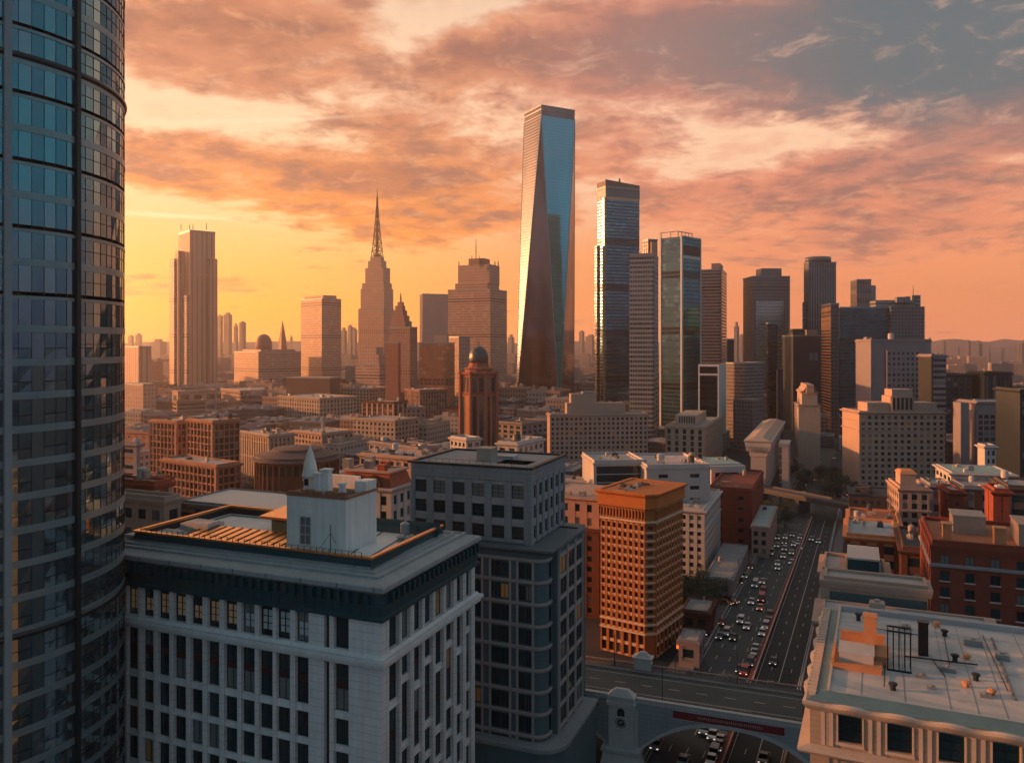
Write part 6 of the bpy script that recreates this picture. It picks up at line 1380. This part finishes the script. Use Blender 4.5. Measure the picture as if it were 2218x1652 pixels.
# ================================================================== cars
GLC = plain('car glass', (.02, .025, .03), .08, .3, .05, 2.0, spec=.8); TYR = plain('tyre', (.015, .015, .015), .9); RIM = plain('rim', (.4, .4, .4), .35, .8)
HL = plain('headlight', (.8, .8, .75), .2, emit=((1, .92, .75), .9)); TLm = plain('tail light', (.5, .02, .01), .3, emit=((1, .05, .02), 1.6))
def car_meshes(kind):
    L, Wd, Hh = {'car': (4.6, 1.85, 1.45), 'van': (5.4, 2.05, 2.15), 'suv': (4.9, 1.95, 1.75)}[kind]
    L *= 1.12; Wd *= 1.12; Hh *= 1.12
    side = {'car': [(0, .35), (0, .62), (.25, .78), (1.25, .86), (1.75, .9), (3.7, .9), (4.45, .84), (4.6, .6), (4.6, .35)],
            'suv': [(0, .4), (0, .8), (.3, .95), (1.2, 1.02), (1.6, 1.05), (4.5, 1.05), (4.8, .95), (4.9, .6), (4.9, .4)],
            'van': [(0, .4), (0, .8), (.3, 1.0), (.9, 1.1), (1.2, 1.15), (5.2, 1.15), (5.4, 1.1), (5.4, .7), (5.4, .4)]}[kind]
    roof = {'car': [(1.25, .86), (1.95, 1.40), (3.1, 1.43), (4.0, .9)], 'suv': [(1.2, 1.02), (1.85, 1.68), (4.3, 1.72), (4.7, 1.05)], 'van': [(.9, 1.1), (1.5, 2.05), (5.2, 2.12), (5.38, 1.15)]}[kind]
    k = 1.12
    def extr(mb, poly, w0, w1=None, m=0):
        w1 = w0 if w1 is None else w1; n = len(poly); zc = min(z for _, z in poly); zm = max(z for _, z in poly)
        vs = []
        for s_ in (-1, 1):
            for (x, z) in poly:
                f = (z-zc)/max(.01, zm-zc); ww = (w0+(w1-w0)*f)/2; vs.append((s_*ww*k, (x-2.3)*k, z*k))
        mb.add(vs, [tuple(range(n)), tuple(range(2*n-1, n-1, -1))]+[(i, i+n, (i+1) % n+n, (i+1) % n) for i in range(n)], m)
    w = Wd/1.12; b = MB(); extr(b, side, w, w*.94); 
    r2 = [roof[1], roof[2], (roof[2][0]-.02, roof[2][1]+.06), (roof[1][0]+.08, roof[1][1]+.06)]; extr(b, r2, w*.80)
    for x_ in (roof[0][0]+.62, (roof[1][0]+roof[2][0])/2, roof[2][0]+.1):
        pass
    g = MB(); extr(g, roof, w*.90, w*.78)
    wh_ = MB(); t = MB(); h = MB()
    n = 12
    for q in (0,):
        vs = []; r = .33*k
        for x0_ in (-.11, .11):
            for i in range(n): vs.append((x0_, r*cos(2*pi*i/n), r*sin(2*pi*i/n)))
        wh_.add(vs, [tuple(range(n-1, -1, -1)), tuple(range(n, 2*n))]+[(i, (i+1) % n, (i+1) % n+n, i+n) for i in range(n)])
        vs = []
        for x0_ in (-.125, .125):
            for i in range(n): vs.append((x0_, .19*k*cos(2*pi*i/n), .19*k*sin(2*pi*i/n)))
        t.add(vs, [tuple(range(n-1, -1, -1)), tuple(range(n, 2*n))]+[(i, (i+1) % n, (i+1) % n+n, i+n) for i in range(n)])
    h.box(-.2, .2, -.04, .04, -.08, .08)
    return b, g, wh_, t, h, (w*k/2, (side[0][0]-2.3)*k, (side[-1][0]-2.3)*k, .68*k if kind == 'car' else .78*k)
PAINT = {'white': (.50, .52, .55), 'silver': (.36, .38, .40), 'dark grey': (.05, .055, .06), 'black': (.015, .017, .02), 'red': (.30, .025, .02), 'orange': (.62, .22, .06), 'blue grey': (.14, .19, .23)}
CM = {}
def car(kind, col, n, s, z=.07, flip=False, label='', group=None, rz=0.0):
    key = (kind, col)
    if key not in CM:
        b, g, wh_, t, h, dims = car_meshes(kind)
        if kind not in CM: CM[kind] = (g.mesh('windows', GLC), wh_.mesh('wheel', TYR), t.mesh('rim', RIM), h.mesh('headlight', HL), h.mesh('tail_light', TLm), dims)
        CM[key] = b.mesh('body', plain('car paint '+col, PAINT[col], .25, .3, .05, 1.0, spec=.6))
    g, w_, t, h, tl, dims = CM[kind]; x = n*ND[0]+s*SD[0]; y = n*ND[1]+s*SD[1]
    r = thing('car' if kind != 'van' else 'van', label, 'car' if kind != 'van' else 'van', (x, y, z), RZ+rz+(pi if flip else 0), group)
    link('body', CM[key], r); link('windows', g, r)
    hw, y0, y1, lz = dims
    for sx_ in (-1, 1):
        for yy in (y0+.95, y1-.95):
            wo = link('wheel', w_, r, (sx_*(hw-.1), yy, .36)); link('rim', t, wo)
        link('headlight', h, r, (sx_*hw*.72, y0+.0, lz)); link('tail_light', tl, r, (sx_*hw*.72, y1-.0, lz))
    return r
def cD(x, y): return ((2500+x/2.065)/1.7313, (1750+y/2.065)/1.7313)
def cE(x, y): return ((2100+x/2.218)/1.7313, (2350+y/2.218)/1.7313)
cars = [(575, 1195, 'suv', 'white', 'white car side by side with another white car in the middle lanes'), (625, 1240, 'car', 'white', 'white saloon just right of its white neighbour in the middle lanes'),
 (465, 1290, 'suv', 'silver', 'silver car between two dark cars in the left lanes'), (518, 1325, 'car', 'black', 'black car with pale roof nearest the bridge in the left lanes'), (412, 1315, 'car', 'dark grey', 'dark car hugging the left kerb by the shed'),
 (686, 920, 'van', 'white', 'large white van with dark windscreen beside the flat garage'), (745, 892, 'car', 'silver', 'small silver car right of the large white van'), (810, 672, 'van', 'white', 'white van far up the left lane below the brick block'),
 (862, 750, 'car', 'silver', 'silver car leading a close pair in the middle lane'), (862, 785, 'car', 'white', 'white car tailing the close pair in the middle lane'), (905, 695, 'car', 'white', 'white car just above the close pair'), (915, 640, 'suv', 'silver', 'silver car in the thick of the far queue'),
 (970, 668, 'car', 'silver', 'silver car at the right of the far queue'), (968, 742, 'car', 'white', 'white car close by the median below the queue'), (1022, 592, 'car', 'white', 'white car beside the median in the far queue'), (1036, 628, 'car', 'blue grey', 'blue grey car beside the median in the far queue'),
 (985, 604, 'car', 'white', 'white car left of the median pair'), (920, 548, 'car', 'white', 'white car near the top of the far queue'), (862, 552, 'car', 'silver', 'silver car at the top left of the queue'), (915, 588, 'car', 'dark grey', 'dark car in the middle of the far queue'), (855, 612, 'car', 'silver', 'silver car left in the far queue'), (975, 530, 'car', 'blue grey', 'blue grey car at the very top of the queue'), (1035, 548, 'car', 'silver', 'silver car at the top right of the queue'),
 (748, 968, 'suv', 'red', 'red car with a white roof following the large van'), (735, 1030, 'van', 'red', 'long dark red van in the middle lane'), (725, 1095, 'car', 'orange', 'orange yellow taxi alone in the middle lane'), (660, 1048, 'car', 'white', 'white car left of the dark red van'),
 (798, 1155, 'suv', 'black', 'black car first of the row along the median'), (785, 1195, 'car', 'dark grey', 'dark car second of the row along the median'), (768, 1238, 'suv', 'silver', 'silver car third of the row along the median'), (742, 1288, 'car', 'white', 'white car fourth of the row along the median'),
 (690, 1408, 'car', 'white', 'white car heading the lower row by the median'), (682, 1445, 'car', 'silver', 'silver car second in the lower row by the median'), (672, 1482, 'car', 'white', 'white low car third in the lower row by the median'), (650, 1522, 'suv', 'dark grey', 'dark car fourth in the lower row by the median'), (604, 1592, 'suv', 'red', 'dark red car half hidden above the bridge balustrade'), (570, 1572, 'car', 'black', 'black car beside the dark red car above the balustrade'),
 (1122, 562, 'car', 'silver', 'silver car left of two on the empty carriageway'), (1176, 582, 'car', 'white', 'white car right of two on the empty carriageway'), (828, 1512, 'car', 'dark grey', 'dark car alone on the near stretch of the empty carriageway')]
for x, y, k, c, lb in cars:
    n, s = rns(*cD(x, y), .3); car(k, c, n, s, label=lb, group='cars on the expressway', rz=0)

cars2 = [(1205, 865, 'suv', 'silver', 'silver car first of the group below the bridge'), (1272, 905, 'car', 'white', 'white car behind the silver car below the bridge'), (1368, 868, 'car', 'dark grey', 'dark car nearest the arch by the median'), (1335, 950, 'car', 'silver', 'silver car in the file below the bridge'), (1325, 995, 'car', 'blue grey', 'blue grey car in the file below the bridge'), (1282, 1062, 'suv', 'blue grey', 'blue grey car low in the file near the frame edge'), (1262, 1112, 'car', 'white', 'white car at the bottom frame edge below the bridge'), (1025, 1122, 'car', 'white', 'white car at the bottom edge in the left lane'), (805, 985, 'car', 'silver', 'silver car parked along the dark pier wall'), (1695, 1100, 'car', 'dark grey', 'dark car at the bottom edge right of the median')]
for x, y, k, c, lb in cars2:
    n, s = rns(*cE(x, y), .3); car(k, c, n, s, label=lb, group='cars below the bridge')
park = [(450, 965, 'white'), (468, 990, 'silver'), (400, 1020, 'blue grey'), (470, 1035, 'red'), (500, 1050, 'red'), (455, 1060, 'orange'), (318, 1260, 'red'), (300, 1290, 'dark grey'), (430, 1210, 'red'), (760, 545, 'red'), (790, 520, 'silver'), (700, 655, 'red'), (722, 625, 'dark grey'), (740, 600, 'red'), (575, 895, 'dark grey'), (610, 850, 'silver'), (655, 780, 'red')]
for i, (x, y, c) in enumerate(park):
    n, s = rns(*cD(x, y), .3); r = car('car', c, n, s, z=.21, label='%s car parked on the strip left of the busy carriageway, %s' % (c, ['beside the dark trees', 'by the flat garage', 'near the brown shed'][i % 3]), group='parked %s cars on the left strip' % c, rz=R_(70) if i < 6 else 0)

# ================================================================== trees
LEAF = []
for i, c in enumerate(((.040, .060, .040), (.055, .070, .035), (.030, .048, .040))):
    m, t, b = base_mat('foliage'); g = t.node('ShaderNodeNewGeometry').outputs['Random Per Island']
    t.put(b.inputs['Base Color'], t.mix(g, c, tuple(v*1.9 for v in c))); b.inputs['Roughness'].default_value = .8; LEAF.append(m)
BARK = plain('bark', (.05, .038, .03), .9)
def tree_meshes(seed, h=9.0, n=900, mat=None):
    rnd = random.Random(seed); tr = MB(); cr = MB()
    tr.lathe(0, 0, [(.28, 0), (.2, h*.3), (.12, h*.55), (.05, h*.8)], 7)
    lobes = []
    for k in range(9):
        a = rnd.random()*2*pi; rr = rnd.uniform(.1, .30)*h; zz = rnd.uniform(.42, .86)*h
        c = Vector((rr*cos(a), rr*sin(a), zz)); lobes.append((c, rnd.uniform(.14, .24)*h)); tr.bar((0, 0, h*.28+rnd.random()*h*.15), c*.9, .06)
    for i in range(n):
        c, r = rnd.choice(lobes); v = Vector((rnd.gauss(0, 1), rnd.gauss(0, 1), rnd.gauss(0, 1))).normalized()*r*rnd.uniform(.55, 1.12); v.z *= .75
        p = c+v; s_ = rnd.uniform(.10, .26)*h/9; u = Vector((rnd.gauss(0, 1), rnd.gauss(0, 1), rnd.gauss(0, 1))).normalized(); w_ = u.cross(Vector((rnd.gauss(0, 1), rnd.gauss(0, 1), rnd.gauss(0, 1)))).normalized()
        cr.add([p-u*s_, p+w_*s_*.7, p+u*s_, p-w_*s_*.7], [(0, 1, 2, 3)])
    return tr.mesh('trunk', BARK), cr.mesh('crown', mat)
TM = [tree_meshes(i, 9.0, 1100, LEAF[i % 3]) for i in range(4)]
rnd = random.Random(77)
def tree(x, y, sc, label, group, z=0):
    k = rnd.randrange(4); r = thing('tree', label, 'tree', (x, y, z), rnd.random()*6, group); r.scale = (sc*rnd.uniform(1, 1.25), sc*rnd.uniform(1, 1.25), sc)
    link('trunk', TM[k][0], r); link('crown', TM[k][1], r)
def trees(n, box, d0, d1, sc, label, group):
    for i in range(n):
        px = rnd.uniform(box[0], box[1]); d = rnd.uniform(d0, d1); p = at(px, d); tree(p.x, p.y, sc*rnd.uniform(.75, 1.25), label, group)
trees(16, (1472, 1550), 262, 290, 1.0, 'dark leafy tree crowded behind the brown shed by the orange building', 'trees behind the brown shed')
trees(34, (1722, 1858), 468, 560, 1.1, 'dark round tree in the square beyond the far overpass', 'trees in the square beyond the overpass')
trees(34, (515, 700), 700, 800, 1.5, 'hazy brown tree in the park left of the colonnaded building', 'park trees at the left')
trees(9, (520, 560), 430, 470, 1.2, 'tree standing in the gap right of the frame podium', 'trees right of the podium')
trees(26, (2085, 2240), 430, 500, 1.3, 'dark tree in the belt below the framed glass block', 'trees at the right edge')
trees(14, (900, 1000), 520, 600, 1.3, 'tree in the hollow left of the domed tower', 'trees near the domed tower')
trees(12, (1660, 1712), 380, 440, .8, 'small kerbside tree at the left end of the far overpass', 'trees at the end of the overpass')
for i in range(14):
    s = 235+i*13+rnd.uniform(-3, 3); n = -54.0+rnd.uniform(-1.5, 1.0); tree(n*ND[0]+s*SD[0], n*ND[1]+s*SD[1], rnd.uniform(.35, .6), 'small street tree on the strip left of the busy carriageway', 'street trees left of the carriageway')
# street lamps
LP = MB(); LP.lathe(0, 0, [(.14, 0), (.09, 9.5)], 6); LPm = LP.mesh('pole', DARKM); LA = MB(); LA.bar((0, 0, 9.4), (1.9, 0, 9.9), .06); LA.box(1.5, 2.3, -.13, .13, 9.8, 9.95); LAm = LA.mesh('lamp_arm', DARKM)
for i in range(9):
    s = 205+i*26; n = -46.6; r = thing('street_lamp', 'tall street lamp on the left pavement of the busy carriageway', 'street lamp', (n*ND[0]+s*SD[0], n*ND[1]+s*SD[1], .2), RZ, 'street lamps along the left pavement'); link('pole', LPm, r); link('lamp_arm', LAm, r)
for i in range(5):
    v = Matrix.Rotation(BA, 3, 'Z') @ Vector((-6+i*14, (HW-1.2) if i % 2 else (-HW+1.2), 0)); r = thing('street_lamp', 'tall street lamp standing on the arched bridge', 'street lamp', (b0.x+v.x, b0.y+v.y, DK+.1), BA+(-pi/2 if i % 2 else pi/2), 'street lamps on the arched bridge'); r.scale = (.8, .8, .8); link('pole', LPm, r); link('lamp_arm', LAm, r)
# illuminated orange sign beside the orange building
p = gnd(1477, 1436, 0); sg = thing('lit_sign', 'small glowing orange billboard on two posts beside the orange building', 'sign', p, R_(-24))
mb = MB(); mb.box(-1.7, 1.7, -.15, .15, 3.8, 6.2); mb.build('frame', DARKM, sg); mb = MB(); mb.box(-1.5, 1.5, -.2, -.155, 4.0, 6.0); mb.build('panel', plain('lit orange panel', (.6, .12, .03), .5, emit=((1.0, .16, .03), 1.0)), sg)
mb = MB(); mb.box(-.9, .9, -.23, -.205, 4.5, 5.3); mb.build('bright_field', plain('bright lit field', (.8, .5, .2), .5, emit=((1.0, .55, .22), 1.1)), sg)
for x in (-1.2, 1.2): mb = MB(); mb.bar((x, 0, 0), (x, 0, 3.8), .12); mb.build('post', DARKM, sg)
# far traffic lights of stopped cars beyond the overpass, each a small car
rr = random.Random(4)
for i in range(46):
    px = rr.choice([rr.uniform(1712, 1760), rr.uniform(1828, 1858), rr.uniform(1745, 1840)]); d = rr.uniform(470, 640); p = at(px, d); c = rr.choice(['red', 'white', 'dark grey', 'silver', 'red', 'orange'])
    n = p.x*ND[0]+p.y*ND[1]; s = p.x*SD[0]+p.y*SD[1]
    car('car', c, n, s, z=.02, label='tiny %s car in the crowded square beyond the far overpass' % c, group='%s cars in the far square' % c, rz=rr.uniform(0, 3))

# ================================================================== the rest of the city, block by block
rr = random.Random(99); occ = []
for o in COL.objects:
    if o.parent is None and o.type == 'EMPTY' and o.get('category') in ('building', 'hotel', 'tower', 'skyscraper', 'office building'): occ.append((o.location.x, o.location.y))
FW = [facade('plain city face %d' % i, c, g, su, sz, wu, wz, .4, .2, .4, .85) for i, (c, g, su, sz, wu, wz) in enumerate([((.36, .28, .25), (.07, .06, .06), 3.6, 3.6, .5, .5), ((.26, .12, .09), (.06, .05, .05), 3.4, 3.5, .45, .5), ((.44, .38, .35), (.10, .09, .09), 4.2, 3.6, .55, .45), ((.20, .17, .17), (.06, .06, .07), 3.6, 3.8, 1.0, .5), ((.12, .12, .13), (.05, .06, .07), 3.0, 3.6, .7, .6), ((.38, .24, .18), (.08, .06, .06), 3.8, 3.7, .5, .55)])]
fm_ = []
for i in range(12):
    w_ = rr.uniform(18, 42); l_ = rr.uniform(18, 46); hh = 1.0; mb = MB(); mb.box(0, w_, 0, l_, 0, 18); me = mb.mesh('wall', FW[i % 6]); m2 = MB(); m2.ring(0, w_, 0, l_, [(0, 17.6), (.4, 17.8), (.4, 18.6), (-.3, 18.6), (-.3, 18.0)]); m2.box(.3, w_-.3, .3, l_-.3, 17.9, 18.1)
    for k in range(11):
        x = rr.uniform(1, w_-7); y = rr.uniform(1, l_-7); m2.box(x, x+rr.uniform(1.5, 6), y, y+rr.uniform(1.5, 6), 18.1, 18.1+rr.uniform(.8, 3.4))
    fm_.append((me, m2.mesh('roof', [ROOFM, ROOFD, CREAM, MAUVE, GREYS, PINKW][i % 6]), max(w_, l_)))
cnt = 0; cells = []
a_ = R_(22); ux_ = Vector((sin(a_), cos(a_))); uy_ = Vector((-cos(a_), sin(a_)))
for i in range(5, 90):
    for j in range(-60, 70):
        c = ux_*(i*46+rr.uniform(-7, 7))+uy_*(j*46+rr.uniform(-7, 7)); cells.append((c, i, j))
cells.sort(key=lambda q: q[0].length)
rest_w = MB(); rest_n = 0
for c, i, j in cells:
    if c.y < 300 or c.y > 3300: continue
    px = CX+c.x/c.y*F
    if not (235 < px < 2260): continue
    if c.y > 2300 and rr.random() < .35: continue
    n = c.x*ND[0]+c.y*ND[1]
    if -92 < n < 4 and c.y < 700: continue
    if 1700 < px < 1872 and c.y < 660: continue
    if any((c.x-x)**2+(c.y-y)**2 < (34 if c.y < 600 else 30)**2 for x, y in occ): continue
    me, mr_, mx = fm_[rr.randrange(12)]
    hgt = rr.uniform(9, 22) if c.y < 900 else rr.uniform(12, 34)
    if px > 2000 and c.y > 900: hgt *= .7
    if c.y > 1200 and rr.random() < .10: hgt = rr.uniform(40, 62)
    far_ = c.y > 900
    if cnt >= 296:
        q = 14+rr.random()*8; q2 = 14+rr.random()*8; ca, sa = ux_, uy_
        P = [c, c+ux_*q*2, c+ux_*q*2+uy_*q2*2, c+uy_*q2*2]; rest_w.prism([(v.x, v.y) for v in P], 0, hgt)
        P = [c+ux_*q*.4+uy_*q2*.4, c+ux_*q+uy_*q2*.4, c+ux_*q+uy_*q2, c+ux_*q*.4+uy_*q2]; rest_w.prism([(v.x, v.y) for v in P], hgt, hgt+2.5)
        rest_n += 1
        if rest_n > 1500: break
        continue
    side = 'left' if px < 1110 else 'right'
    r = thing('city_block', 'low %s building among the close packed roofs of the %s' % ('hazy' if far_ else 'plain', ('distant city on the '+side) if far_ else ('middle city on the '+side)), 'building', (c.x, c.y, 0), R_(90-22)+rr.choice([0, 0, pi/2, .2]), 'packed city roofs %s %s' % (side, 'far' if far_ else 'near'))
    r.scale = (1, 1, hgt/18.0); link('wall', me, r); link('roof', mr_, r); cnt += 1
tag(rest_w.build('distant_city', FW[0]), 'hazy carpet of low city buildings reaching to the horizon', 'city', kind='stuff'); print('fillers', cnt, rest_n)
# ================================================================== warm sunset haze
hz = MB(); hz.box(-3320, 3320, -215, 5320, -1.6, 470.0)
hm = bpy.data.materials.new('haze'); hm.use_nodes = True; ht = NT(hm.node_tree); ht.n.clear()
pv_ = ht.node('ShaderNodeVolumePrincipled'); pv_.inputs['Color'].default_value = (1.0, .89, .88, 1); pv_.inputs['Density'].default_value = HAZE_D; pv_.inputs['Anisotropy'].default_value = .82
ho = ht.node('ShaderNodeOutputMaterial'); ht.l.new(pv_.outputs[0], ho.inputs['Volume'])
ho_ = hz.build('haze', hm); tag(ho_, kind='stuff')
